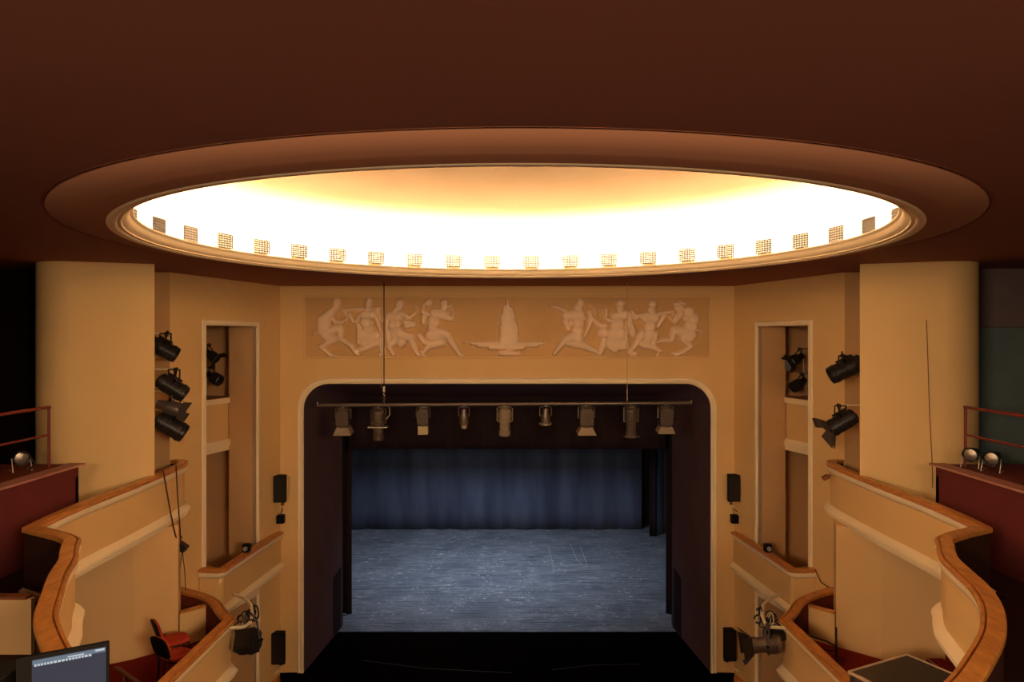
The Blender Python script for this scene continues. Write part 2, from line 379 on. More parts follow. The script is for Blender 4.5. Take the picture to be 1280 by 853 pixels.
# ------------------------------------------------------------------ relief frieze
frz = thing('relief_frieze', 'long plaster relief panel of dancing figures and a fountain above the stage opening', 'relief', (0, YP, FZ0))
fp = MB().bbox((-FX - 0.002, 0.035, -0.002), (FX + 0.002, 0.07, FZ1 - FZ0 + 0.002)); fp.build('panel', M['frieze'], frz)
fnF = lambda x, z, wv: (x, -wv, z - FZ0)
MB().sweep([(-FX, FZ0), (FX, FZ0), (FX, FZ1), (-FX, FZ1)], [(0.0, -0.034), (0.0, 0.004), (-0.03, 0.012), (-0.05, 0.0), (-0.05, -0.03)], fnF, side=1, closed_path=True).build('frame', M['cream'], frz)
def relief(name, x0, scale, caps, depth=0.11, label=None):
    """capsules in crop units -> height field on the frieze panel"""
    C = []
    for c in caps:
        if len(c) == 3: C.append((c[0], c[1], c[0], c[1], c[2], c[2]))
        elif len(c) == 5: C.append((*c[:4], c[4], c[4]))
        else: C.append(c)
    xa = min(min(c[0], c[2]) - max(c[4], c[5]) for c in C) - 10; xb = max(max(c[0], c[2]) + max(c[4], c[5]) for c in C) + 10
    ya = min(min(c[1], c[3]) - max(c[4], c[5]) for c in C) - 10; yb = max(max(c[1], c[3]) + max(c[4], c[5]) for c in C) + 10
    st = 5.5; gx = np.arange(xa, xb, st); gy = np.arange(ya, yb, st); X, Y = np.meshgrid(gx, gy)
    Hm = np.zeros_like(X); sd = np.full_like(X, 1e9)
    for x1, y1, x2, y2, r1, r2 in C:
        dx, dy = x2 - x1, y2 - y1; L2 = dx * dx + dy * dy
        t = np.clip(((X - x1) * dx + (Y - y1) * dy) / L2, 0, 1) if L2 > 0 else np.zeros_like(X)
        d = np.hypot(X - x1 - t * dx, Y - y1 - t * dy); r = r1 + (r2 - r1) * t
        h = np.sqrt(np.clip(1 - (d / r) ** 2, 0, 1)) * (0.45 + 0.55 * np.minimum(r, 70) / 70)
        Hm = np.maximum(Hm, h); sd = np.minimum(sd, d - r)
    H = Hm.copy()
    for _ in range(2):
        P = np.pad(H, 1, mode='edge'); H = (P[:-2, 1:-1] + P[2:, 1:-1] + P[1:-1, :-2] + P[1:-1, 2:] + 2 * H) / 6
    inside = sd < 2.0
    idx = -np.ones(X.shape, int); keep = np.zeros(X.shape, bool)
    cell = inside[:-1, :-1] | inside[1:, :-1] | inside[:-1, 1:] | inside[1:, 1:]
    keep[:-1, :-1] |= cell; keep[1:, :-1] |= cell; keep[:-1, 1:] |= cell; keep[1:, 1:] |= cell
    ks = np.argwhere(keep); vs = []
    for q, (j, i) in enumerate(ks):
        idx[j, i] = q
        px = x0 + X[j, i] / scale; py = 365 + Y[j, i] / scale
        hx = (px - 634) / F * YP; hz = CAMZ - (py - 422) / F * YP
        hh = 0.02 + H[j, i] * depth if inside[j, i] else 0.0
        vs.append((hx, 0.036 - hh, min(hz, FZ1 - 0.01) - FZ0))
    fs = [(idx[j, i], idx[j, i + 1], idx[j + 1, i + 1], idx[j + 1, i]) for j, i in np.argwhere(cell)]
    o = MB().add(vs, fs).build(name, M['relief'], frz, smooth=True, angle=180)
    if label: o['label'] = label
    return o
S_ = 10.036
relief('dancer', 385, S_, [(355, 120, 355, 180, 52, 48), (345, 200, 300, 250, 45), (290, 265, 190, 370, 62, 85), (190, 370, 200, 480, 88), (260, 270, 335, 370, 28), (335, 370, 410, 385, 28, 22), (410, 385, 500, 330, 20, 14), (420, 225, 490, 300, 16), (450, 285, 24), (240, 540, 78), (250, 560, 330, 595, 66, 50), (320, 600, 175, 690, 42, 30), (150, 680, 270, 785, 26), (270, 790, 330, 800, 15), (260, 490, 400, 455, 62, 48), (405, 465, 410, 590, 48, 34), (415, 595, 540, 680, 34, 30), (540, 680, 600, 765, 32, 26), (600, 765, 635, 790, 18), (100, 500, 52, 545, 16, 8), (440, 225, 690, 218, 15, 22)],
       label='crouching figure playing a pipe at the left end')
relief('dancer', 385, S_, [(770, 120, 755, 180, 54, 50), (750, 200, 735, 250, 38), (700, 290, 790, 290, 62), (735, 400, 78), (770, 500, 90), (630, 420, 640, 640, 26, 34), (690, 560, 820, 560, 85), (700, 640, 850, 610, 60), (850, 650, 650, 735, 48, 34), (610, 745, 630, 785, 28, 18), (830, 280, 900, 470, 30, 24), (900, 470, 925, 560, 22), (860, 240, 930, 360, 26), (880, 215, 30), (905, 590, 930, 770, 42, 30), (900, 790, 930, 790, 22), (640, 310, 590, 385, 26, 16), (520, 290, 560, 370, 26), (800, 210, 870, 205, 10)],
       label='draped figure with one arm stretched out to the left')
relief('dancer', 470, S_, [(300, 145, 295, 175, 56), (280, 200, 240, 250, 44), (180, 310, 270, 300, 66), (225, 400, 78), (250, 520, 92), (140, 330, 130, 480, 30, 26), (310, 275, 420, 325, 32, 26), (420, 325, 500, 260, 24, 18), (500, 260, 520, 200, 16), (520, 200, 490, 165, 13), (370, 380, 480, 395, 34, 22), (380, 430, 480, 425, 30, 18), (300, 540, 430, 575, 66, 58), (430, 580, 480, 700, 48, 36), (480, 700, 520, 780, 34, 28), (520, 795, 560, 800, 16), (240, 600, 180, 650, 56), (310, 640, 62), (160, 690, 220, 790, 38, 26), (150, 500, 170, 690, 40)],
       label='leaping draped figure holding a curved horn')
relief('dancer', 470, S_, [(665, 135, 54), (600, 160, 580, 250, 18, 22), (580, 250, 660, 290, 26), (855, 140, 850, 185, 54, 44), (850, 200, 820, 240, 38), (735, 270, 850, 285, 66), (720, 380, 74), (860, 310, 940, 345, 44, 32), (945, 345, 980, 260, 30, 24), (980, 260, 945, 180, 22, 16), (945, 175, 885, 175, 13), (705, 450, 66), (690, 545, 800, 540, 78, 84), (600, 310, 590, 380, 36, 30), (550, 555, 610, 640, 34), (610, 640, 680, 660, 34), (820, 520, 900, 555, 62, 52), (900, 560, 1000, 720, 50, 32), (1000, 720, 1050, 790, 32, 24), (1050, 800, 1080, 803, 15), (830, 640, 660, 680, 50, 44), (650, 690, 595, 765, 38, 24), (560, 750, 605, 800, 18)],
       label='striding figure in a short tunic raising a drum')
relief('fountain', 575, S_, [(50, 636, 1125, 636, 9), (150, 655, 1040, 655, 16), (230, 670, 960, 670, 30), (380, 695, 790, 695, 36), (500, 775, 730, 775, 30), (595, 85, 595, 150, 8, 26), (560, 180, 560, 240, 18, 30), (600, 160, 600, 250, 30, 62), (645, 215, 665, 330, 28, 40), (600, 250, 605, 380, 66, 100), (605, 380, 610, 500, 100, 118), (610, 500, 612, 620, 118, 128), (500, 440, 20), (520, 300, 520, 380, 20, 22), (690, 400, 710, 500, 30)], label='fountain spraying from a wide bowl in the centre')
relief('dancer', 680, S_, [(460, 140, 56), (415, 190, 455, 200, 44), (450, 220, 440, 260, 42), (75, 180, 180, 200, 13, 20), (180, 200, 275, 255, 22, 32), (300, 300, 450, 290, 62, 70), (440, 400, 72), (275, 370, 310, 455, 42, 34), (330, 400, 40), (430, 495, 76), (430, 520, 280, 600, 66, 50), (270, 600, 190, 700, 44, 34), (190, 700, 130, 785, 32, 22), (300, 645, 480, 670, 40, 54), (480, 670, 640, 740, 52, 38), (640, 740, 700, 785, 36, 26), (430, 590, 74), (570, 250, 600, 335, 26, 32), (590, 350, 550, 480, 32, 24), (550, 480, 515, 565, 22, 13), (600, 330, 700, 415, 32, 36), (575, 170, 635, 195, 11, 14), (635, 195, 665, 300, 15, 12), (500, 330, 40)],
       label='running figure with a trailing scarf, arm flung left')
relief('dancer', 680, S_, [(965, 145, 56), (965, 205, 50), (960, 230, 960, 270, 42), (900, 310, 1025, 295, 62), (920, 420, 92), (850, 370, 785, 345, 28, 22), (782, 340, 788, 220, 20, 17), (700, 230, 740, 215, 18, 10), (740, 215, 830, 212, 9), (720, 420, 770, 430, 34), (740, 520, 76), (880, 530, 940, 530, 92), (860, 650, 985, 650, 88, 84), (890, 715, 52), (750, 620, 710, 765, 50, 36), (1075, 280, 1060, 400, 30, 34), (1050, 440, 1040, 520, 34, 26), (1035, 560, 1050, 700, 24)],
       label='frontal draped figure raising a pair of cymbals')
relief('dancer', 780, S_, [(100, 245, 150, 330, 22, 34), (90, 430, 120, 530, 48, 42), (75, 300, 80, 400, 30), (370, 150, 58), (350, 220, 50), (355, 230, 365, 290, 46), (290, 330, 385, 330, 72), (330, 440, 72), (270, 300, 140, 305, 46, 28), (440, 280, 610, 245, 32, 20), (520, 300, 430, 440, 28, 20), (320, 540, 84), (395, 540, 380, 640, 42, 32), (235, 520, 165, 640, 50, 42), (165, 640, 70, 770, 36, 24), (240, 655, 380, 700, 56, 38), (380, 700, 445, 745, 36, 28), (445, 745, 430, 800, 26, 15), (90, 790, 140, 780, 22, 32), (470, 740, 16)],
       label='dancing figure in a swirling skirt reaching right')
relief('dancer', 780, S_, [(700, 195, 60), (640, 150, 700, 150, 18, 24), (705, 125, 760, 150, 14, 18), (715, 280, 640, 370, 46, 32), (560, 310, 600, 350, 12), (600, 310, 640, 280, 14), (820, 250, 70), (880, 340, 74), (780, 330, 40), (840, 440, 82), (830, 540, 88), (930, 480, 995, 495, 18, 9), (780, 500, 640, 490, 66, 52), (615, 520, 605, 590, 38, 34), (600, 605, 460, 615, 30, 24), (460, 620, 370, 658, 18, 8), (790, 560, 740, 590, 62, 50), (760, 610, 840, 680, 44, 36), (840, 690, 720, 765, 34, 26), (720, 770, 610, 775, 22, 9), (690, 795, 640, 800, 14)],
       label='horned figure playing a pipe at the right end')

# ------------------------------------------------------------------ side walls with niches
SA, SB = Vector((6.5, 13.95)), Vector((5.55, 17.7))
SL = (SB - SA).length; SD = (SB - SA) / SL; SN = Vector((SD.y, -SD.x))      # SN points outward, away from the room
def swall(s):
    def fn(t, z, out=0.0):
        p = SA + SD * t + SN * out; return (s * p.x, p.y, z)
    return fn
def t_at(Y): return (Y - SA.y) / SD.y
N0, N1, NZ = t_at(14.97), t_at(16.72), CAMZ + 0.25
BFZ = CAMZ - 5.55               # floor level of the middle balconies
for s, nm in ((-1, 'left'), (1, 'right')):
    fn = swall(s)
    outer = [(0, -0.8), (SL, -0.8), (SL, CZ), (0, CZ)]
    h1 = [(N0, BFZ), (N1, BFZ), (N1, NZ), (N0, NZ)]
    h2 = [(N0, -0.6), (N1, -0.6), (N1, BFZ - 0.42), (N0, BFZ - 0.42)]
    struct('wall_side_' + nm, MB().sheet([outer, h1, h2], lambda t, z: fn(t, z)), M['cream'])
    for z0, z1, hb in ((BFZ, NZ, 1), (-0.6, BFZ - 0.42, 0)):
        pth = [(N0, z0), (N0, z1), (N1, z1), (N1, z0)]
        pr = [(0, -0.10), (0, 0.02), (0.015, 0.035), (0.03, 0.03), (0.045, 0.04), (0.06, 0.035), (0.10, 0.03), (0.115, 0.0), (0.115, -0.02), (0.02, -0.02)]
        struct('trim_niche_' + nm, MB().sweep(pth, pr, lambda t, z, wv: fn(t, z, -wv), side=1), M['white'], smooth=True)
    # niche interior: jambs, ceiling, floor, rear wall
    JD = 0.72
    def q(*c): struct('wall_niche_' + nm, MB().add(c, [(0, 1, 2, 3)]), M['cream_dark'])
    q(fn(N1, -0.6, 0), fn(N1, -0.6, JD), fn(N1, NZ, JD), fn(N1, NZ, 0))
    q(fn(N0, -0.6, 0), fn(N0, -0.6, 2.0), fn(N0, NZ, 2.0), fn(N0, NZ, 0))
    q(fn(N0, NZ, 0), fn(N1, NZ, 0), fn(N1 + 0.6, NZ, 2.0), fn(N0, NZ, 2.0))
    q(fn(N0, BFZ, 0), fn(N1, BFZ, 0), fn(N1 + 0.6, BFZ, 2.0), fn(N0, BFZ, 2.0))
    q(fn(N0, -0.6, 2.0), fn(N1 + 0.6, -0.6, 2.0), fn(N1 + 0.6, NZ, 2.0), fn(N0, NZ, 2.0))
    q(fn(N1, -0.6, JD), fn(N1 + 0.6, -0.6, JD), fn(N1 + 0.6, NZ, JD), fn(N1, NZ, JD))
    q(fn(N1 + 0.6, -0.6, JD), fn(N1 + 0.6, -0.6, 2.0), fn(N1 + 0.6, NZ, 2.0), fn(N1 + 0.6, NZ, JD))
    # loggia parapet in the niche
    lg = thing('niche_parapet', f'small cream parapet with a brown sill inside the {nm} wall niche, under two lanterns', 'parapet', fn(N0 + 0.8, CAMZ - 2.5, JD))
    L0 = Vector(lg.location)
    def box_n(t0, t1, za, zb, o0, o1):
        m_ = MB(); c = [Vector(fn(t, z, o)) - L0 for o in (o0, o1) for z in (za, zb) for t in (t0, t1)]
        return m_.add(c, [(0, 1, 3, 2), (4, 6, 7, 5), (0, 4, 5, 1), (2, 3, 7, 6), (0, 2, 6, 4), (1, 5, 7, 3)])
    box_n(N0 + 0.005, N1 + 0.01, CAMZ - 2.42, CAMZ - 1.42, JD + 0.02, JD + 0.12).build('panel', M['cream'], lg)
    box_n(N0 + 0.005, N1 + 0.015, CAMZ - 1.52, CAMZ - 1.40, JD - 0.03, JD + 0.15).build('cornice', M['white'], lg)
    box_n(N0 + 0.005, N1 + 0.015, CAMZ - 1.40, CAMZ - 1.37, JD - 0.01, JD + 0.75).build('sill', M['wood_dark'], lg)
    m_ = MB(); 
    for (za, zb, o) in ((2.36, 2.42, -0.02), (2.42, 2.48, -0.05), (2.48, 2.54, -0.03), (2.54, 2.62, -0.01)):
        b_ = box_n(N0 + 0.005, N1 + 0.02, CAMZ - zb, CAMZ - za, JD + o, JD + 0.15); m_.add(b_.v, b_.f)
    m_.build('moulding', M['white'], lg)
    # wall return towards the pillar, and the wall behind
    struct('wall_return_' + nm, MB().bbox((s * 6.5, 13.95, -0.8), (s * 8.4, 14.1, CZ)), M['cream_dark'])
    # rounded pillar block
    pil = [(6.04, 12.40), (7.21, 11.942)] + [(7.43 + .6 * math.cos(R(a)), 12.5 + .6 * math.sin(R(a))) for a in range(-106, 1, 8)] + [(8.03, 13.15), (6.6, 13.15)]
    struct('wall_pillar_' + nm, MB().prism(mir(pil, s), CAMZ - 3.19, CZ), M['cream'], smooth=True, angle=40)
    low = [(5.83, 12.83), (6.37, 12.32), (7.1, 11.86), (8.2, 11.3), (8.6, 11.3), (8.6, 13.9), (6.3, 13.9), (5.95, 13.2)]
    struct('wall_lower_' + nm, MB().prism(mir(low, s), -0.8, CAMZ - 3.33), M['tan_low'])

# ------------------------------------------------------------------ balconies
RAIL = [(-0.012, -0.012), (-0.016, -0.03), (-0.012, -0.055), (0.0, -0.065), (0.165, -0.065), (0.172, -0.05), (0.172, -0.008), (0.162, 0.004), (0.042, 0.004), (0.036, -0.002), (0.034, -0.03), (0.022, -0.03), (0.019, -0.006), (0.0, -0.004)]
COVE = [(-0.008, -0.064), (-0.008, -0.10), (0.0, -0.135), (0.02, -0.165), (0.05, -0.18), (0.10, -0.18), (0.10, -0.064)]
LOWM = [(0.052, 0.0), (0.035, -0.008), (-0.02, -0.045), (-0.048, -0.08), (-0.052, -0.108), (-0.015, -0.112), (-0.015, -0.13), (-0.03, -0.132), (-0.03, -0.15), (0.008, -0.154), (0.008, -0.172), (-0.006, -0.174), (-0.004, -0.19), (0.035, -0.194), (0.035, -0.22), (0.20, -0.22), (0.20, 0.0)]
def balcony(name, label, path, s, h, ph, lining, floor_poly=None, floor_h=None, floor_mat=None, lowm_scale=1.0):
    b = thing(name, label, 'balcony', (path[len(path) // 2][0] * s, path[len(path) // 2][1], CAMZ - h - ph))
    L0 = Vector(b.location); P = mir(path, s); zt = CAMZ - h
    fn = lambda x, y, z: (x - L0.x, y - L0.y, z + zt - L0.z)
    MB().sweep(P, RAIL, fn, side=s).build('handrail', M['wood'], b, smooth=True, angle=38)
    MB().sweep(P, COVE, fn, side=s).build('cove_moulding', M['white'], b, smooth=True, angle=50)
    MB().sweep(P, [(0.05, -0.15), (0.05, -ph + 0.2), (0.13, -ph + 0.2), (0.13, -0.066), (0.10, -0.066), (0.10, -0.15)], fn, side=s).build('front_panel', M['cream'], b, smooth=True, angle=30)
    MB().sweep(P, [(0.132, -0.07), (0.132, -ph + 0.22), (0.15, -ph + 0.22), (0.15, -0.07)], fn, side=s).build('inner_lining', M[lining], b, smooth=True, angle=30)
    MB().sweep(P, [(o, z * lowm_scale - ph + 0.2) for o, z in LOWM], fn, side=s).build('base_moulding', M['white'], b, smooth=True, angle=30)
    if floor_poly:
        MB().prism([(x * s - L0.x, y - L0.y) for x, y in floor_poly], CAMZ - floor_h - 0.12 - L0.z, CAMZ - floor_h - L0.z).build('deck', M[floor_mat], b)
    return b
UH, UPH = 2.37, 0.98
far = [(6.62, 14.0), (6.45, 14.12), (6.22, 14.02), (6.08, 13.75), (6.02, 13.45), (5.98, 12.6), (5.97, 11.4), (5.99, 10.46), (5.95, 9.65), (5.885, 9.12)]
nearR = [(5.63, 8.98), (5.34, 8.80), (5.10, 8.60), (4.98, 8.38), (4.82, 8.10), (4.68, 7.80), (4.55, 7.35), (4.42, 6.90), (4.20, 6.42), (3.86, 5.90), (3.44, 5.42), (3.05, 5.02), (2.6, 4.65)]
nearL = [(5.55, 8.93), (5.28, 8.76), (5.06, 8.57), (4.95, 8.36), (4.80, 8.08), (4.64, 7.80), (4.44, 7.32), (4.16, 6.77), (3.88, 6.24), (3.62, 5.88), (3.34, 5.54), (3.02, 5.19), (2.56, 4.75)]
for s, nm, near in ((-1, 'left', nearL), (1, 'right', nearR)):
    kk = len(far) - 1
    path = smooth_path(far[1:] + near, 4, keep=(kk - 1,))
    dk = [(x + 0.13, y - 0.02) for x, y in path[::2]] + [(2.9, 4.4), (6.5, 4.4), (6.73, 11.3), (6.9, 12.0), (6.1, 12.38), (6.4, 13.5), (6.55, 13.93)]
    dk = [(x + 0.12, y) for x, y in far[3:9]] + [(6.12, 8.85)] + [(x + 0.16, y - 0.05) for x, y in near[1:]] + [(6.7, 4.6), (6.72, 11.6), (6.5, 12.15), (6.03, 12.39), (6.5, 13.6), (6.55, 13.9)]
    balcony('upper_balcony', f'large S-curved cream balcony with orange wood handrail on the {nm} side', path, s, UH, UPH, 'lining', dk, 3.20, 'lining')
    # lower box
    lp = smooth_path([(6.24, 13.82), (5.58, 13.43), (5.2, 13.07), (4.9, 12.62), (4.60, 12.22), (4.62, 11.8), (4.64, 10.8), (4.66, 9.8), (4.70, 8.0)], 4, keep=(4,))
    LF = 5.47
    fl = [(6.2, 13.75), (5.62, 13.33), (5.28, 12.98), (4.98, 12.52), (4.77, 12.2), (4.80, 8.0), (6.7, 8.0), (8.1, 11.3), (7.1, 11.82), (6.37, 12.28), (5.82, 12.80), (5.95, 13.25)]
    desc = 'holding two red chairs' if s < 0 else 'with a dark flight case lying across it'
    balcony('box_balcony', f'lower {nm} box balcony with orange wood rail, {desc}', lp, s, 4.75, 0.98, 'lining_red', fl, LF, 'carpet')
    # low divider inside the box
    dv = thing('box_divider', f'low cream divider with wood cap in the far end of the lower {nm} box', 'divider', (s * 5.63, 13.0, CAMZ - LF))
    pth = [(s * -0.17 + 0, 0.185), (s * 0.17, -0.185)]
    MB().sweep(pth, [(-0.02, 0), (0.02, 0), (0.02, 0.58), (-0.02, 0.58)], lambda x, y, z: (x, y, z)).build('panel', M['cream'], dv)
    MB().sweep(pth, [(-0.04, 0.58), (0.04, 0.58), (0.04, 0.62), (-0.04, 0.62)], lambda x, y, z: (x, y, z)).build('cap', M['wood'], dv)
    # middle balcony in front of the niche
    mp_ = [(5.46, 17.62), (5.60, 16.2), (5.71, 15.0)] + [(5.715, 14.85), (5.74, 14.74), (5.80, 14.68), (5.90, 14.66), (6.27, 14.70)]
    fl2 = [(5.56, 17.6), (5.84, 14.8), (6.26, 14.8), (5.57, 17.62)]
    balcony('niche_balcony', f'small cream balcony with wood rail in front of the {nm} wall niche', mp_, s, 4.72, 0.95, 'lining_red', fl2, 5.55, 'lining_red')
    # red gallery box and rails
    gb = thing('gallery_box', f'dark red boxed gallery front at the {nm} edge of the hall', 'gallery front', (s * 6.9, 8, CAMZ - 3.3))
    MB().bbox((0, -3.5, 0), (s * 0.08 - s*0.17, 3.5, 1.27)).build('front', M['redwall'], gb)
    MB().bbox((s * -0.19, -3.52, 1.27), (s * 0.06, 3.52, 1.30)).build('edge_cap', M['redtop'], gb)
    MB().bbox((s * 0.06, -3.5, 1.1), (s * 4.0, 3.5, 1.285)).build('top', M['lining_red'] if s < 0 else M['redwall'], gb)
    MB().bbox((s * -0.09, 3.42, 0), (s * 0.75, 3.5, 1.1)).build('end_panel', M['redwall'], gb)
    gr = thing('gallery_railing', f'red metal two-bar railing on the {nm} gallery front', 'railing', (s * 7.12, 11.25, CAMZ - 2.015))
    for yy in (0, -2.2, -4.4, -6.6): MB().tube([(0, yy, 0), (0, yy, 0.93)], 0.022, 8).build('post', M['redmetal'], gr)
    MB().tube([(0, 0.02, 0.93), (0, -7.0, 0.93)], 0.024, 8).build('top_bar', M['redmetal'], gr)
    MB().tube([(0, 0.0, 0.50), (0, -7.0, 0.50)], 0.018, 8).build('lower_bar', M['redmetal'], gr)
# cream partition inside the near part of the left balcony
pt = thing('box_divider', 'cream divider panel inside the left balcony behind the curved rail', 'divider', (-5.6, 7.3, CAMZ - 3.30))
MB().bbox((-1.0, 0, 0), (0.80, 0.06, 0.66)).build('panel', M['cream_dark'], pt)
MB().bbox((-1.0, -0.02, 0.66), (0.76, 0.08, 0.69)).build('cap', M['wood_dark'], pt)
# red steps beside the right box
for k, (y0, z) in enumerate(((11.55, 5.30), (11.2, 5.12), (10.85, 4.94))):
    pass
st_ = thing('carpeted_steps', 'short flight of red carpeted steps under the right balcony', 'steps', (6.9, 11.1, CAMZ - 5.47))
for k in range(3):
    MB().bbox((-0.45 + 0.25 * k, -0.5, 0.0 + 0.001), (-0.20 + 0.25 * k, 0.55 - 0.08 * k, 0.17 * (k + 1))).build('step', M['carpet'], st_)
    MB().bbox((-0.465 + 0.25 * k, -0.5, 0.17 * (k + 1)), (-0.44 + 0.25 * k, 0.55 - 0.08 * k, 0.17 * (k + 1) + 0.01)).build('nosing', M['redtop'], st_)

# ------------------------------------------------------------------ cove floodlights
def make_flood(ang, label, first=None):
    r = 4.80; ca, sa = math.sin(ang), math.cos(ang)
    loc = (DC[0] + r * ca, DC[1] + r * sa, CAMZ + 1.301)
    if first is None:
        o = thing('cove_floodlight', label, 'floodlight', loc, 'wire-fronted floodlights standing in the ceiling cove')
        # local: +Y points outward to the dome
        g = MB(); wd, h0, h1 = 0.155, 0.10, 0.31
        for i in range(10):
            x = -wd + 2 * wd * i / 9; g.box((x, 0, (h0 + h1) / 2), (0.016, 0.010, h1 - h0))
        for j in range(7):
            z = h0 + (h1 - h0) * j / 6; g.box((0, 0, z), (2 * wd, 0.012, 0.016))
        g.build('wire_guard', M['blackmetal'], o)
        y = MB().box((-0.10, 0, 0.05), (0.015, 0.03, 0.10)).box((0.10, 0, 0.05), (0.015, 0.03, 0.10)).box((0, 0, 0.008), (0.26, 0.14, 0.016)); y.build('stand', M['whitepipe'], o)
        MB().box((0, 0.05, 0.08), (0.26, 0.05, 0.04)).build('housing', M['whitepipe'], o)
    else:
        o = first.copy(); COL.objects.link(o)
        for ch in first.children:
            c = ch.copy(); COL.objects.link(c); c.parent = o
        o.location = loc; o['label'] = label
    o.rotation_euler = (0, 0, -ang)
    return o
NF = 39; half = 360 / NF
ords = ['leftmost', 'second from left', 'third from left', 'fourth from left', 'fifth from left', 'sixth from left', 'seventh from left', 'eighth from left', 'ninth from left', 'tenth from left', 'eleventh from left', 'ninth from right', 'eighth from right', 'seventh from right', 'sixth from right', 'fifth from right', 'fourth from right', 'third from right', 'second from right', 'rightmost']
first = None; vis = []
angs = [((k + 0.5) * half) for k in range(-10, 29)]
for k, a in enumerate(angs):
    if k < 20: lab = f'small wire-fronted floodlight in the glowing ceiling cove, {ords[k]}'
    else: lab = 'small wire-fronted floodlight on the near side of the ceiling cove, hidden by its rim'
    o = make_flood(R(a), lab, first)
    if first is None: first = o; children0 = True
if True:
    ld = bpy.data.lights.new('cove_flood_light', 'AREA'); ld.shape = 'RECTANGLE'; ld.size = 0.24; ld.size_y = 0.14
    ld.energy = COVE_W; ld.color = COVE_COL
    for o in [x for x in COL.objects if x.name.startswith('cove_floodlight')]:
        lo = bpy.data.objects.new('lamp', ld); COL.objects.link(lo); lo.parent = o
        lo.location = (0, 0.10, 0.20)
        lo.rotation_euler = Vector((0, 1, 0.2)).to_track_quat('-Z', 'Y').to_euler()

# ------------------------------------------------------------------ theatre lanterns
def lantern(name, label, pivot, direc, L=0.5, r=0.11, style='profile', clamp=None, mats=None, group=None, cat='stage light'):
    """pivot: world point; direc: beam direction; clamp: world point where the yoke is hung"""
    d = Vector(direc).normalized(); pv = Vector(pivot)
    cl = Vector(clamp) if clamp is not None else pv + Vector((0, 0, 0.3))
    o = thing(name, label, cat, tuple(cl), group)
    off = pv - cl
    bm_, lm_ = (mats or ('blackmetal', 'greymetal'))
    up = (cl - pv).normalized()
    ax = d.cross(up)
    if ax.length < 0.15: ax = Vector((1, 0, 0)) - d * d.x
    ax.normalize()
    P = lambda t: off + d * t
    body = MB()
    if style == 'profile':
        body.lathe([(0.001, -L * .5), (r * .75, -L * .5), (r * .95, -L * .46), (r, -L * .38), (r, -L * .10), (r * 1.12, -L * .08), (r * 1.12, -L * .02), (r * .82, 0), (r * .80, L * .30), (r * .9, L * .31), (r * .9, L * .48), (r * .78, L * .5), (r * .7, L * .46), (0.001, L * .46)], off, d, 20)
        for k in range(4): body.lathe([(r, -L * .36 + k * .05 * L), (r * 1.08, -L * .355 + k * .05 * L), (r * 1.08, -L * .345 + k * .05 * L), (r, -L * .34 + k * .05 * L)], off, d, 20)
    elif style == 'fresnel':
        u = ax; v = d.cross(u).normalized()
        rot = Matrix((u, v, d)).transposed()
        body.box(P(-L * .1), (r * 1.9, r * 1.9, L * .66), rot)
        body.box(P(-L * .46), (r * 1.5, r * 1.5, L * .08), rot)
        for k in range(5): body.box(P(-L * .36 + k * L * .11), (r * 2.02, r * 2.02, L * .03), rot)
        body.lathe([(r * .9, L * .22), (r * .98, L * .24), (r * .98, L * .34), (r * .8, L * .34)], off, d, 20)
    elif style == 'can':
        body.lathe([(0.001, -L * .5), (r * .7, -L * .5), (r * .92, -L * .44), (r * .95, -L * .30), (r, -L * .29), (r, L * .30), (r * 1.06, L * .31), (r * 1.06, L * .40), (r, L * .41), (r, L * .5), (r * .93, L * .5), (r * .9, L * .3), (0.001, L * .28)], off, d, 22)
        for k in range(5): body.lathe([(r, -L * .24 + k * .09 * L), (r * 1.05, -L * .235 + k * .09 * L), (r * 1.05, -L * .21 + k * .09 * L), (r, -L * .205 + k * .09 * L)], off, d, 22)
        rot = Matrix((ax, d.cross(ax).normalized(), d)).transposed()
        body.box(off - d * L * .1 - d.cross(ax) * r * 1.0, (r * 1.1, r * .35, L * .5), rot)
    elif style == 'par':
        body.lathe([(0.001, -L * .5), (r * .5, -L * .5), (r * .6, -L * .4), (r * .62, -L * .25), (r * .95, -L * .05), (r, 0), (r, L * .5), (r * .93, L * .5), (r * .93, L * .1), (0.001, L * .08)], off, d, 24)
    body.build('body', M[bm_], o, smooth=True, angle=35)
    # lens
    lz = {'profile': L * .465, 'fresnel': L * .33, 'par': L * .12, 'can': L * .3}[style]; lr = {'profile': r * .7, 'fresnel': r * .85, 'par': r * .9, 'can': r * .88}[style]
    MB().lathe([(0.001, lz + r * .12), (lr * .5, lz + r * .1), (lr, lz)], off, d, 20).build('lens', M['lens'], o, smooth=True)
    # yoke
    ya = r * 1.18; tp = off + up * ((cl - pv).length - 0.06)
    if (cl - pv).length > 0.08:
        for sg in (-1, 1):
            pass
        MB().tube([off - ax * ya, off - ax * ya + (tp - off) * .9, tp - ax * ya * .6, tp + ax * ya * .6, off + ax * ya + (tp - off) * .9, off + ax * ya], 0.015, 6).build('yoke', M[bm_], o)
        MB().box(tp + up * 0.03, (0.05, 0.05, 0.07)).tube([tp + up * 0.055 + Vector((0, -0.03, 0)), tp + up * 0.055 + Vector((0, 0.03, 0))], 0.04, 10).build('clamp', M['greymetal'], o)
        kn = MB()
        for sg in (-1, 1): kn.tube([off + ax * ya * sg * .85, off + ax * ya * sg * 1.25], 0.022, 8)
        kn.build('tilt_knob', M['blackplastic'], o)
    return o, d, ax, off
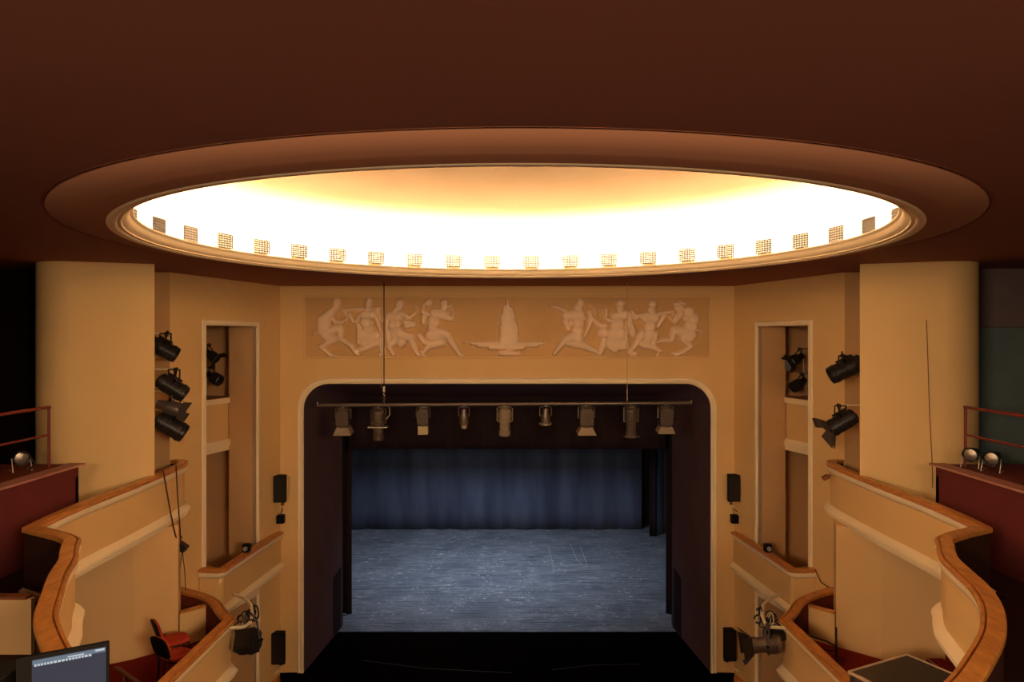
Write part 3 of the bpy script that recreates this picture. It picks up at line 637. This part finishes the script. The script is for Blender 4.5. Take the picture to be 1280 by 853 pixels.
def barndoors(o, d, ax, off, start, r, leaf, mat='blackmetal', spread=0.5, sel=(0, 1, 2, 3)):
    v = d.cross(ax).normalized()
    for k, (e, f) in enumerate(((ax, v), (-ax, v), (v, ax), (-v, ax))):
        if k not in sel: continue
        b0 = off + d * start + e * r; e2 = (d * (1 - spread) + e * spread).normalized()
        wd = r * (1.0 if k < 2 else .9); b1 = b0 + e2 * leaf; nrm = e2.cross(f).normalized() * 0.004
        c = [b0 - f * wd, b0 + f * wd, b1 + f * wd * 1.35, b1 - f * wd * 1.35]
        MB().add([p + nrm for p in c] + [p - nrm for p in c], [(0, 1, 2, 3), (7, 6, 5, 4), (0, 4, 5, 1), (1, 5, 6, 2), (2, 6, 7, 3), (3, 7, 4, 0)]).build('barn_door', M[mat], o)
def snoot(o, d, ax, off, start, r0, r1, ln, mat):
    v = d.cross(ax).normalized(); c = []
    for rr, t in ((r0, start), (r1, start + ln)):
        for a, b in ((-1, -1), (1, -1), (1, 1), (-1, 1)): c.append(off + d * t + ax * a * rr + v * b * rr)
    for rr, t in ((r0 * .93, start), (r1 * .95, start + ln)):
        for a, b in ((-1, -1), (1, -1), (1, 1), (-1, 1)): c.append(off + d * t + ax * a * rr + v * b * rr)
    fs = []
    for k in range(4):
        j = (k + 1) % 4; fs += [(k, j, j + 4, k + 4), (k + 8, k + 12, j + 12, j + 8), (k + 4, j + 4, j + 12, k + 12), (k, k + 8, j + 8, j)]
    MB().add(c, fs).build('barn_door' if r1 > r0 else 'gel_frame', M[mat], o)

# lighting bar across the opening
DB = 16.4
bar0, bar1 = W(397, 507, DB), W(864, 504, DB)
lb = thing('lighting_bar', 'long horizontal grey lighting bar hanging in front of the stage opening', 'lighting bar', tuple((bar0 + bar1) / 2))
Lm = Vector(lb.location)
MB().tube([bar0 - Lm, bar1 - Lm], 0.040, 12).build('pipe', M['greymetal'], lb, smooth=True)
for e, sg in ((bar0, -1), (bar1, 1)): MB().tube([e - Lm + Vector((sg * 0.005, 0, -0.02)), e - Lm + Vector((sg * 0.005, 0, 0.07))], 0.014, 8).build('end_peg', M['silver'], lb)
def barz(px): 
    t = (px - 397) / (864 - 397); return bar0.lerp(bar1, t)
def hang(px, top_to_bottom, label, style, L, r, tilt=0.12, mats=('greymetal', 'greymetal'), **kw):
    c = barz(px) + Vector((0, 0, -0.0)); pv = c + Vector((0, 0, -0.05 - L * .48 - .06))
    return lantern('stage_lantern', label, pv, (0.0, tilt, -1), L, r, style, clamp=c, mats=mats, group='lanterns on the lighting bar')
q = hang(429, 0, 'leftmost lantern on the bar, boxy body with flared barn doors', 'fresnel', .46, .145); snoot(q[0], q[1], q[2], q[3], .15, .13, .20, .17, 'dusty')
q = hang(473, 0, 'long grey profile lantern with a mid flange under the left hanging cable', 'profile', .70, .14)
MB().box(q[3] + q[1] * .05, (.44, .30, .018)).build('flange', M['silver'], q[0])
q = hang(529, 0, 'third bar lantern from left, ending in a pale square gel frame', 'fresnel', .44, .13); snoot(q[0], q[1], q[2], q[3], .15, .112, .11, .19, 'gelframe')
q = hang(580, 0, 'small bar lantern with a pale bulb tip, left of centre', 'par', .36, .10); MB().lathe([(0.06, .10), (0.075, .14), (0.06, .26), (.001, .28)], q[3], q[1], 16).build('reflector', M['gelframe'], q[0], smooth=True)
q = hang(631, 0, 'silvery profile lantern at the middle of the bar with a dangling cable', 'profile', .62, .145, mats=('dusty', 'greymetal'))
q = hang(682, 0, 'small short lantern with a ringed lens just right of bar centre', 'par', .38, .11); MB().lathe([(.13, .13), (.145, .14), (.145, .17), (.11, .18), (.12, .13)], q[3], q[1], 20).build('lens_ring', M['silver'], q[0], smooth=True)
q = hang(733, 0, 'brownish boxy bar lantern with wide barn doors, third from right', 'fresnel', .50, .155); snoot(q[0], q[1], q[2], q[3], .16, .13, .21, .17, 'dusty')
q = hang(789, 0, 'tall profile lantern under the right hanging cable, flange at its foot', 'profile', .68, .14)
MB().box(q[3] + q[1] * .31, (.34, .28, .015)).build('flange', M['greymetal'], q[0])
q = hang(832, 0, 'rightmost lantern on the bar, boxy body with flared barn doors', 'fresnel', .50, .145); snoot(q[0], q[1], q[2], q[3], .16, .13, .19, .15, 'dusty')
# hanging cables
hc = thing('hanging_cable', 'dark steel cable hanging from the ceiling to the left part of the bar', 'cable', tuple(barz(480)))
c0 = Vector(hc.location)
MB().tube([(0, 0, 0.40), (0, 0, CZ - c0.z)], 0.013, 6).build('cable', M['cable'], hc)
MB().tube([(-0.06, 0, 0.40), (-0.06, 0, CZ - c0.z)], 0.005, 6).build('thin_wire', M['tanrope'], hc)
MB().tube([(0, 0, 0.42), (0, 0, 0.30)], 0.035, 10).build('shackle', M['silver'], hc)
MB().tube([(0.02 * math.sin(k * 1.9), 0.01, 0.30 - 0.28 * k / 12) for k in range(13)], 0.018, 6).build('chain', M['greymetal'], hc)
MB().tube([(0.09, 0, 0.0), (0.13, 0, -0.1), (0.13, 0, -0.22), (0.05, 0, -0.33)], 0.012, 6).build('loop_cable', M['silver'], hc)
hc = thing('hanging_cable', 'thin tan steel cable dropping from the ceiling to the right part of the bar', 'cable', tuple(barz(784)))
c0 = Vector(hc.location)
MB().tube([(0, 0, 0.0), (0, 0, CZ - c0.z)], 0.006, 6).build('cable', M['tanrope'], hc)
MB().tube([(0.012 * math.sin(k * 1.9), 0.01, 0.33 - 0.33 * k / 12) for k in range(13)], 0.014, 6).build('chain', M['greymetal'], hc)

# vertical lighting pipes behind the pillars with their lanterns
def side_pipe(s, x, y, z0, z1, label):
    p = thing('lighting_pipe', label, 'lighting pipe', (s * x, y, z0))
    MB().tube([(0, 0, 0), (0, 0, z1 - z0)], 0.024, 10).build('pipe', M['whitepipe'], p)
    return p
side_pipe(-1, 6.42, 13.0, CAMZ - 3.3, CZ, 'upright ivory pipe behind the left pillar carrying four lanterns')
side_pipe(1, 6.42, 13.0, CAMZ - 3.3, CZ, 'upright ivory pipe behind the right pillar carrying two lanterns')
def side(s, px, py, d, direc, label, L, r, style='can', mats=('blackmetal', 'blackmetal'), doors=None, spread=.4, sel=(0, 1, 2, 3), up=.25):
    pv = W(px, py, d); cl = Vector((pv.x + s * 0.05, 13.0, pv.z + up))
    q = lantern('wall_lantern', label, pv, direc, L, r, style, clamp=cl, mats=mats, group='lanterns on the pipes behind the pillars')
    arm = MB().tube([(0, 0, 0), (s * (6.42) - cl.x, 0, 0)], 0.016, 8); arm.build('bracket_arm', M['whitepipe'], q[0])
    hf = MB().tube([(-.10, -.06, 0), (.10, -.06, 0)], .012, 6).tube([(-.10, -.06, 0), (-.10, -.06, -up * .8)], .012, 6).tube([(.10, -.06, 0), (.10, -.06, -up * .8)], .016, 6).tube([(0, -.06, 0), (0, .0, 0)], .014, 6)
    hf.build('hanging_frame', M['cable'], q[0])
    if doors: barndoors(q[0], q[1], q[2], q[3], L * .48, r * .8, doors, 'greymetal', spread, sel)
    return q
side(-1, 204, 436, 12.75, (.80, .15, -.45), 'topmost black lantern beside the left pillar, partly hidden by it', .50, .14, up=.27)
side(-1, 215, 484, 12.75, (.78, .15, -.52), 'second black lantern down beside the left pillar, on a pale arm', .52, .15, up=.30)
side(-1, 211, 509, 12.6, (.85, .15, -.30), 'grey lantern with an open barn door between two black ones, left pillar', .40, .13, 'par', ('greymetal', 'greymetal'), .14, .15, (0, 1, 2), up=.24)
side(-1, 213, 533, 12.7, (.80, .15, -.50), 'lowest black lantern beside the left pillar, above the curved rail', .54, .165, up=.26)
side(1, 1058, 461, 12.75, (-.85, .1, -.42), 'upper long black lantern beside the right pillar', .60, .155, up=.22)
side(1, 1053, 528, 12.75, (-.80, .1, -.50), 'lower black lantern with open barn doors beside the right pillar', .50, .15, doors=.22, spread=.55, up=.27)
def niche_l(s, px, py, d, direc, label, L, r, doors=None):
    pv = W(px, py, d); cl = pv + Vector((s * 0.10, 0.12, 0.24))
    q = lantern('niche_lantern', label, pv, direc, L, r, 'par', clamp=cl, mats=('blackmetal', 'blackmetal'), group='lanterns in the wall niches')
    MB().tube([(0, 0, 0), (s * 0.5, 0.1, 0.0)], 0.016, 8).tube([(s * .12, .02, 0), (s * .12, .02, -.75)], .018, 8).build('bracket_arm', M['greymetal'], q[0])
    if doors: barndoors(q[0], q[1], q[2], q[3], L * .48, r * .8, doors, 'blackmetal', .5, (0, 2, 3))
niche_l(-1, 264, 444, 16.8, (.7, -.25, -.45), 'upper dark lantern with a flap inside the left wall niche', .36, .12, .16)
niche_l(-1, 267, 472, 16.8, (.75, -.25, -.35), 'lower dark lantern inside the left wall niche, just above the sill', .38, .14)
niche_l(1, 996, 449, 16.8, (-.7, -.25, -.35), 'upper dark lantern with a flap inside the right wall niche', .36, .13, .14)
niche_l(1, 999, 480, 16.8, (-.75, -.25, -.40), 'lower dark lantern inside the right wall niche, just above the sill', .40, .13)

# PAR cans on the red gallery fronts
def par_floor(px, py, d, label, direc):
    base = W(px, py, d); base.z = CAMZ - 2.013
    o = thing('floor_par_light', label, 'stage light', tuple(base), 'silver floor lights on the red galleries')
    dr = Vector(direc).normalized(); c = Vector((0, 0, .20)); r = .108
    MB().lathe([(.001, -.22), (r * .55, -.2), (r * .65, -.1), (r, .0), (r * 1.05, .02), (r * 1.05, .06), (r * .9, .05)], c, dr, 24).build('body', M['blackmetal'], o, smooth=True)
    MB().lathe([(.001, .055), (r * .5, .05), (r * .88, .03)], c, dr, 24).build('reflector', M['silver'], o, smooth=True)
    MB().tube([c + Vector((0, -.05, .1)), c + Vector((.12, 0, .06)), c + Vector((.2, .02, -.1)), c + Vector((.1, .05, -.19))], .012, 6).build('cable', M['cable'], o)
    ax = dr.cross(Vector((0, 0, 1))).normalized()
    for sg in (-1, 1):
        MB().tube([c + ax * sg * r * 1.1, c + ax * sg * r * 1.15 - Vector((0, 0, .192)) + dr * .08, c + ax * sg * r * 1.15 - Vector((0, 0, .192)) - dr * .1], .008, 6).build('stand', M['silver'], o)
par_floor(26, 590, 10.9, 'silver floor light standing on the left red gallery by the railing', (.75, -.62, -.12))
par_floor(1214, 585, 11.2, 'silver floor light beside the railing post on the right red gallery', (-.75, -.6, -.1))
par_floor(1240, 592, 10.85, 'silver floor light on the right red gallery, nearer the frame edge', (-.75, -.6, -.12))

# ------------------------------------------------------------------ loudspeakers on the proscenium wall
def speaker(px, py, w_, h_, label, tall=False):
    d = YP - 0.28; c = W(px, py, d)
    o = thing('loudspeaker', label, 'loudspeaker', tuple(c), 'black loudspeakers flanking the stage opening')
    MB().prism([(-w_ / 2, -.10), (w_ / 2, -.10), (w_ / 2 * .7, .12), (-w_ / 2 * .7, .12)], -h_ / 2, h_ / 2).build('cabinet', M['blackplastic'], o, bevel=.012)
    MB().box((0, -.104, 0), (w_ * .88, .012, h_ * .92)).build('grille', M['blackmetal'], o)
    MB().box((0, .20, 0), (.06, .17, .10)).box((0, .13, -h_ / 2 - .05), (.05, .04, .14)).build('wall_bracket', M['greymetal'], o)
    return o
speaker(351, 611, .30, .64, 'upper left black loudspeaker mounted on the wall by the stage opening')
speaker(916, 610, .30, .64, 'upper right black loudspeaker mounted on the wall by the stage opening')
speaker(349, 810, .34, .74, 'lower left black loudspeaker beside the foot of the stage opening')
speaker(911, 806, .30, .74, 'lower right black loudspeaker beside the foot of the stage opening')
for px, py, lab, sg in ((351, 649, 'small black monitor box on a bracket below the upper left loudspeaker', 1), (918, 649, 'small black monitor box on a bracket below the upper right loudspeaker', -1)):
    c = W(px, py, YP - .2); o = thing('small_speaker', lab, 'loudspeaker', tuple(c))
    MB().box((0, 0, 0), (.17, .16, .20)).build('cabinet', M['blackplastic'], o, bevel=.01)
    MB().box((0, .13, 0), (.04, .13, .04)).tube([(0, .02, .10), (0.02 * sg, .05, .2), (0, .10, .24)], .014, 6).build('wall_bracket', M['greymetal'], o)
    MB().tube([(-.05 * sg, .1, .20), (-.16 * sg, .05, .05), (-.20 * sg, 0, -.25), (-.30 * sg, -.05, -.42)], .010, 6).build('cable', M['tanrope'] if sg > 0 else M['cable'], o)
# small boxes on the niche balcony rails
for px, py, d, lab in ((312, 679, 15.9, 'small black device standing on the left niche balcony rail'), (955, 679, 15.9, 'small black device standing on the right niche balcony rail')):
    c = W(px, py, d); c.x = (1 if px > 634 else -1) * 5.72; c.z = CAMZ - 4.72
    o = thing('rail_device', lab, 'device', tuple(c))
    MB().box((0, 0, .10), (.15, .14, .17)).build('case', M['blackplastic'], o, bevel=.01)
    MB().tube([(0, -.07, .10), (0, -.11, .10)], .05, 12).build('lens', M['lens'], o)
    MB().box((0, 0, .008), (.10, .12, .016)).build('foot', M['blackmetal'], o)
# small wooden lamp shelves at the foot of the proscenium
for px, py, s in ((347, 852, -1), (920, 850, 1)):
    c = W(px, py, YP - .25); o = thing('wooden_ledge', f'small orange-brown wooden ledge below the lower {"left" if s < 0 else "right"} loudspeaker', 'ledge', tuple(c))
    MB().prism([(-.22, .24), (.22, .24), (.18, -.1), (0, -.2), (-.18, -.1)], -.05, .05).build('board', M['wood'], o, bevel=.01)
    MB().tube([(0.1 * s, .1, .05), (.06 * s, .0, .20), (-.05 * s, .02, .27)], .018, 6).build('cable', M['whitepipe'], o)

# ------------------------------------------------------------------ box-rail lanterns on bent pipes
def rail_rig(s):
    nm = 'left' if s < 0 else 'right'
    a = Vector((s * 4.60, 12.0, CAMZ - 4.82)); 
    o = thing('outrigger_pipe', f'bent ivory pipe with tangled cables fixed outside the lower {nm} box rail', 'pipe', tuple(a))
    pts = [(0, 0, 0), (-s * .22, .04, .0), (-s * .29, .12, .04), (-s * .27, .30, .10), (-s * .14, .62, .15), (s * .10, .95, .15), (s * .42, 1.25, .12)]
    sp = [Vector(p) for p in pts]; out = []
    for i in range(len(sp) - 1):
        for k in range(5): out.append(sp[i].lerp(sp[i + 1], k / 5))
    out.append(sp[-1])
    MB().tube(out, .028, 10).build('pipe', M['whitepipe'], o, smooth=True)
    rnd = random.Random(3 + s)
    for j in range(20):
        c = Vector((-s * rnd.uniform(.08, .26), rnd.uniform(.1, .7), rnd.uniform(-.12, .1))); rr = rnd.uniform(.04, .10); tl = rnd.uniform(0, 3)
        MB().tube([c + Vector((rr * math.cos(t) * math.cos(tl), rr * math.cos(t) * math.sin(tl), rr * math.sin(t) * 1.2)) for t in [k * 2 * PI / 14 for k in range(13)]], rnd.uniform(.008, .016), 6).build('cable_coil', M['cable'] if j % 5 else M['whitepipe'], o)
    return o
rail_rig(-1); rail_rig(1)
# left: chunky black lantern hanging in a U bracket
c = W(312, 786, 12.0)
q = lantern('box_lantern', 'chunky black lantern hung from the bent pipe outside the lower left box', W(311, 803, 12.0), (.25, .75, -.62), .42, .17, 'fresnel', clamp=W(306, 772, 12.05), mats=('blackmetal', 'blackmetal'))
q = lantern('box_lantern', 'grey lantern with open barn doors hung outside the lower right box', W(957, 806, 12.0), (-.95, .15, -.12), .50, .15, 'profile', clamp=W(960, 782, 12.05), mats=('greymetal', 'greymetal'))
barndoors(q[0], q[1], q[2], q[3], .22, .13, .22, 'blackmetal', .45)
q = lantern('box_lantern', 'black lantern tucked behind the barn-doored one outside the lower right box', W(967, 792, 12.2), (-.4, .8, -.3), .34, .13, 'fresnel', clamp=W(967, 772, 12.2), mats=('blackmetal', 'blackmetal'))

# ------------------------------------------------------------------ chairs in the left box
def chair(loc, ang, label, lean=0.0):
    o = thing('upholstered_chair', label, 'chair', loc, 'red chairs in the lower left box')
    o.rotation_euler = (0, 0, ang)
    # local: facing +X
    def pad(w_, d_, t, n=10):
        m_ = MB(); vs = []; 
        ol = []
        for k in range(28):
            a = 2 * PI * k / 28; c, s_ = math.cos(a), math.sin(a)
            ol.append((d_ / 2 * abs(c) ** .55 * (1 if c >= 0 else -1), w_ / 2 * abs(s_) ** .55 * (1 if s_ >= 0 else -1)))
        return ol
    ol = pad(.44, .43, .06)
    m_ = MB(); rings = [(0.90, 0), (1, .015), (1, .04), (.93, .058), (.6, .068)]
    vs = [(x * k, y * k, .43 + z) for k, z in rings for x, y in ol]; n = 28
    fs = [(i * n + j, i * n + (j + 1) % n, (i + 1) * n + (j + 1) % n, (i + 1) * n + j) for i in range(4) for j in range(n)] + [tuple(range(n - 1, -1, -1)), tuple(4 * n + j for j in range(n))]
    m_.add(vs, fs).build('seat', M['redfabric'], o, smooth=True, angle=60)
    ob = pad(.42, .34, .05)
    def bk(k, z, thick):
        return [(-.235 - .10 * ((y_ * k + .17) / .34) + thick, x_ * k, .68 + y_ * k) for y_, x_ in ob]
    vs = []; 
    for k, t in ((.9, .0), (1, .012), (1, .03), (.92, .045), (.5, .05)): vs += bk(k, 0, t)
    m_ = MB().add(vs, [(i * n + j, i * n + (j + 1) % n, (i + 1) * n + (j + 1) % n, (i + 1) * n + j) for i in range(4) for j in range(n)] + [tuple(range(n - 1, -1, -1)), tuple(4 * n + j for j in range(n))])
    m_.build('backrest', M['redfabric'], o, smooth=True, angle=60)
    vs = []
    for k, t in ((.97, -.022), (1.0, -.015), (1.0, .002), (.9, .004)): vs += bk(k, 0, t)
    MB().add(vs, [(i * n + j, i * n + (j + 1) % n, (i + 1) * n + (j + 1) % n, (i + 1) * n + j) for i in range(3) for j in range(n)] + [tuple(range(n - 1, -1, -1)), tuple(3 * n + j for j in range(n))]).build('back_shell', M['blackplastic'], o, smooth=True, angle=60)
    for sy in (-1, 1):
        MB().tube([(.17, sy * .19, .43), (.20, sy * .21, .0)], .011, 8).build('leg', M['blackmetal'], o)
        MB().tube([(-.17, sy * .19, .43), (-.22, sy * .21, .0)], .011, 8).build('leg', M['blackmetal'], o)
        MB().tube([(-.12, sy * .16, .42), (-.22, sy * .16, .44), (-.26, sy * .15, .56)], .010, 8).build('back_support', M['blackmetal'], o)
    MB().box((0, 0, .425), (.36, .38, .016)).build('seat_pan', M['blackplastic'], o)
FLZ = CAMZ - 5.47
chair((-5.50, 12.0, FLZ + .002), R(38), 'red chair further from the camera in the lower left box, seat in full view')
chair((-5.20, 11.42, FLZ + .002), R(58), 'red chair nearer the camera in the lower left box, its black back showing')

# small wooden rail across bottom-left of the left box
o = thing('box_handrail', 'dark wooden handrail crossing the near end of the lower left box', 'handrail', (-5.4, 10.9, FLZ))
MB().tube([(-.74, .45, .28), (-.67, .38, .31), (.2, -.35, .31), (.48, -.6, .31)], .03, 10).build('rail', M['wood_dark'], o, smooth=True)
for x, y in ((-.5, .24), (.1, -.26)): MB().tube([(x, y, 0), (x, y, .30)], .016, 8).build('post', M['wood_dark'], o)

# ------------------------------------------------------------------ hanging ropes with a small lamp on the left
o = thing('rope_tackle', 'pair of brown ropes hanging from the left balcony rail with a small dark lamp', 'rope', tuple(W(224, 682, 13.1)))
c0 = Vector(o.location); L_ = lambda px, py, d=13.1: W(px, py, d) - c0
dd = lambda px: 5.86 * F / (634 - px)
MB().tube([L_(204, 589, dd(204)), L_(213, 640, dd(213)), L_(217, 660, dd(217)), L_(222, 680, dd(222))], .014, 6).build('rope', M['rope'], o)
MB().tube([L_(220, 582, dd(220)), L_(222, 620, dd(222)), L_(225, 660, dd(225)), L_(226, 680)], .012, 6).build('rope', M['rope'], o)
MB().tube([L_(228, 690), L_(224, 716), L_(222, 738)], .008, 6).build('rope', M['rope'], o)
MB().tube([L_(228, 690), L_(231, 715), L_(232, 738)], .008, 6).build('rope', M['rope'], o)
MB().box(L_(222, 674), (.10, .08, .12), Matrix.Rotation(.5, 3, 'Y')).build('pulley', M['rope'], o)
MB().box(L_(228, 684), (.17, .14, .12), Matrix.Rotation(.6, 3, 'Y')).build('lamp_body', M['blackmetal'], o)
o = thing('security_camera', 'small dark camera fixed to the far end of the right balcony rail', 'camera', tuple(W(1032, 597, 13.3)))
MB().box((0, 0, 0), (.11, .09, .07), Matrix.Rotation(-.5, 3, 'Y')).build('body', M['wood_dark'], o)
MB().tube([(.03, 0, .02), (.09, .02, .03)], .02, 8).build('mount', M['blackmetal'], o)
# cable down the right pillar and one trailing from the right niche rail
o = MB().tube([W(1158, 400, 12.02), W(1160, 455, 12.02), W(1162, 520, 12.01), W(1165, 575, 12.0), W(1166, 610, 12.0)], .006, 6).build('wall_cable', M['wood_dark']); tag(o, 'thin dark cable running down the face of the right pillar', 'cable')
o = MB().tube([W(1019, 712, 14.6), W(1026, 728, 14.4), W(1036, 735, 14.1), W(1045, 738, 13.8)], .01, 6).build('trailing_cable', M['cable']); tag(o, 'thin cable trailing from the right niche balcony rail down to the box', 'cable')

# ------------------------------------------------------------------ right: flight case, stand
A_, B_ = Vector((4.70, 9.96)), Vector((5.80, 10.50)); e1 = (B_ - A_).normalized(); e2 = Vector((e1.y, -e1.x)); ln = (B_ - A_).length
o = thing('flight_case', 'flat dark flight case with metal edges resting across the lower right box rail', 'case', (A_.x, A_.y, CAMZ - 4.745))
o.rotation_euler = (0, 0, math.atan2(e1.y, e1.x))
MB().bbox((0.01, -1.1, 0.002), (ln - .01, -.01, .14)).build('lid', M['case'], o)
for y in (0, -1.11): MB().bbox((0, y - .018, .12), (ln, y + .018, .15)).build('metal_edge', M['redtop2'], o)
for x in (0, ln): MB().bbox((x - .018, -1.11, .12), (x + .018, 0, .15)).build('metal_edge', M['redtop2'], o)
for x in (0.0,): MB().bbox((-.022, -.25, .03), (.0, -.12, .11)).build('latch', M['greymetal'], o)
MB().bbox((ln * .4, -.9, -.72), (ln * .8, -.3, 0.0)).build('trolley', M['blackplastic'], o)
o = thing('music_stand', 'thin black upright music stand in the lower right box', 'music stand', (W(1047, 830, 12.1).x + .0, 12.15, FLZ))
MB().tube([(0, 0, 0.02), (0, 0, .60)], .018, 8).build('pole', M['blackmetal'], o)
for a in (0.4, 2.5, 4.6): MB().tube([(0, 0, .15), (.2 * math.cos(a), .2 * math.sin(a), .01)], .01, 6).build('foot', M['blackmetal'], o)
MB().tube([(0, 0, .28), (-.16, .02, .36), (-.42, .1, .42)], .014, 6).tube([(0, 0, .2), (-.2, .02, .22), (-.42, .1, .36)], .014, 6).build('side_arm', M['blackmetal'], o)

# ------------------------------------------------------------------ near left: control monitor
mr = Vector(W(137, 803, 2.60)); ml = Vector(W(20, 824, 2.46)); ml.z = mr.z
ex = (mr - ml); wd = ex.length; ex.normalize(); ang = math.atan2(ex.y, ex.x)
hgt = .24
o = thing('computer_monitor', 'dark monitor with a lit screen at the bottom left corner', 'monitor', (ml.x, ml.y, mr.z - hgt - .14))
o.rotation_euler = (0, 0, ang)
zb = .14
MB().bbox((0, 0, zb), (wd, .022, zb + hgt)).build('casing', M['blackplastic'], o, bevel=.003)
MB().bbox((.045, -.0015, zb + .02), (wd - .011, .0, zb + hgt - .013)).build('screen', M['screen'], o)
ic = MB(); ic.bbox((.047, -.003, zb + hgt - .030), (wd - .013, -.0016, zb + hgt - .015)); scr = ic.build('title_bar', M['screen_bar'], o)
ic = MB(); x = .052; rnd = random.Random(4)
while x < wd - .06:
    g = rnd.uniform(.006, .010); ic.bbox((x, -.0042, zb + hgt - .036), (x + g, -.003, zb + hgt - .029)); x += g + .0025
ic.bbox((wd - .045, -.0042, zb + hgt - .023), (wd - .016, -.003, zb + hgt - .017)).bbox((.15, -.0042, zb + hgt - .026), (.20, -.003, zb + hgt - .022))
ic.build('icon_row', M['screen_icon'], o)
MB().bbox((wd * .4, .02, 0.0), (wd * .6, .05, zb + .1)).bbox((wd * .25, -.05, 0), (wd * .75, .12, .012)).build('stand', M['blackplastic'], o)
dz = mr.z - hgt - .14
o = thing('control_desk', 'black control desk under the monitor at the bottom left', 'desk', (-1.75, 2.45, dz - .03))
MB().bbox((-.55, -.5, -.02), (.55, .35, .028)).build('desk_top', M['blackplastic'], o)
for x in (-.5, .5):
    for y in (-.45, .3): MB().bbox((x - .02, y - .02, -(dz - .03 + .8)), (x + .02, y + .02, -.02)).build('leg', M['blackmetal'], o)
o = thing('rack_unit', 'black equipment box beside the monitor at the left frame edge', 'equipment', (-1.83, 2.52, dz))
MB().bbox((-.15, -.15, 0.0), (.09, .12, .30)).build('case', M['blackplastic'], o, bevel=.006)
MB().bbox((-.13, -.155, .05), (.07, -.149, .27)).build('front_plate', M['lining'], o)
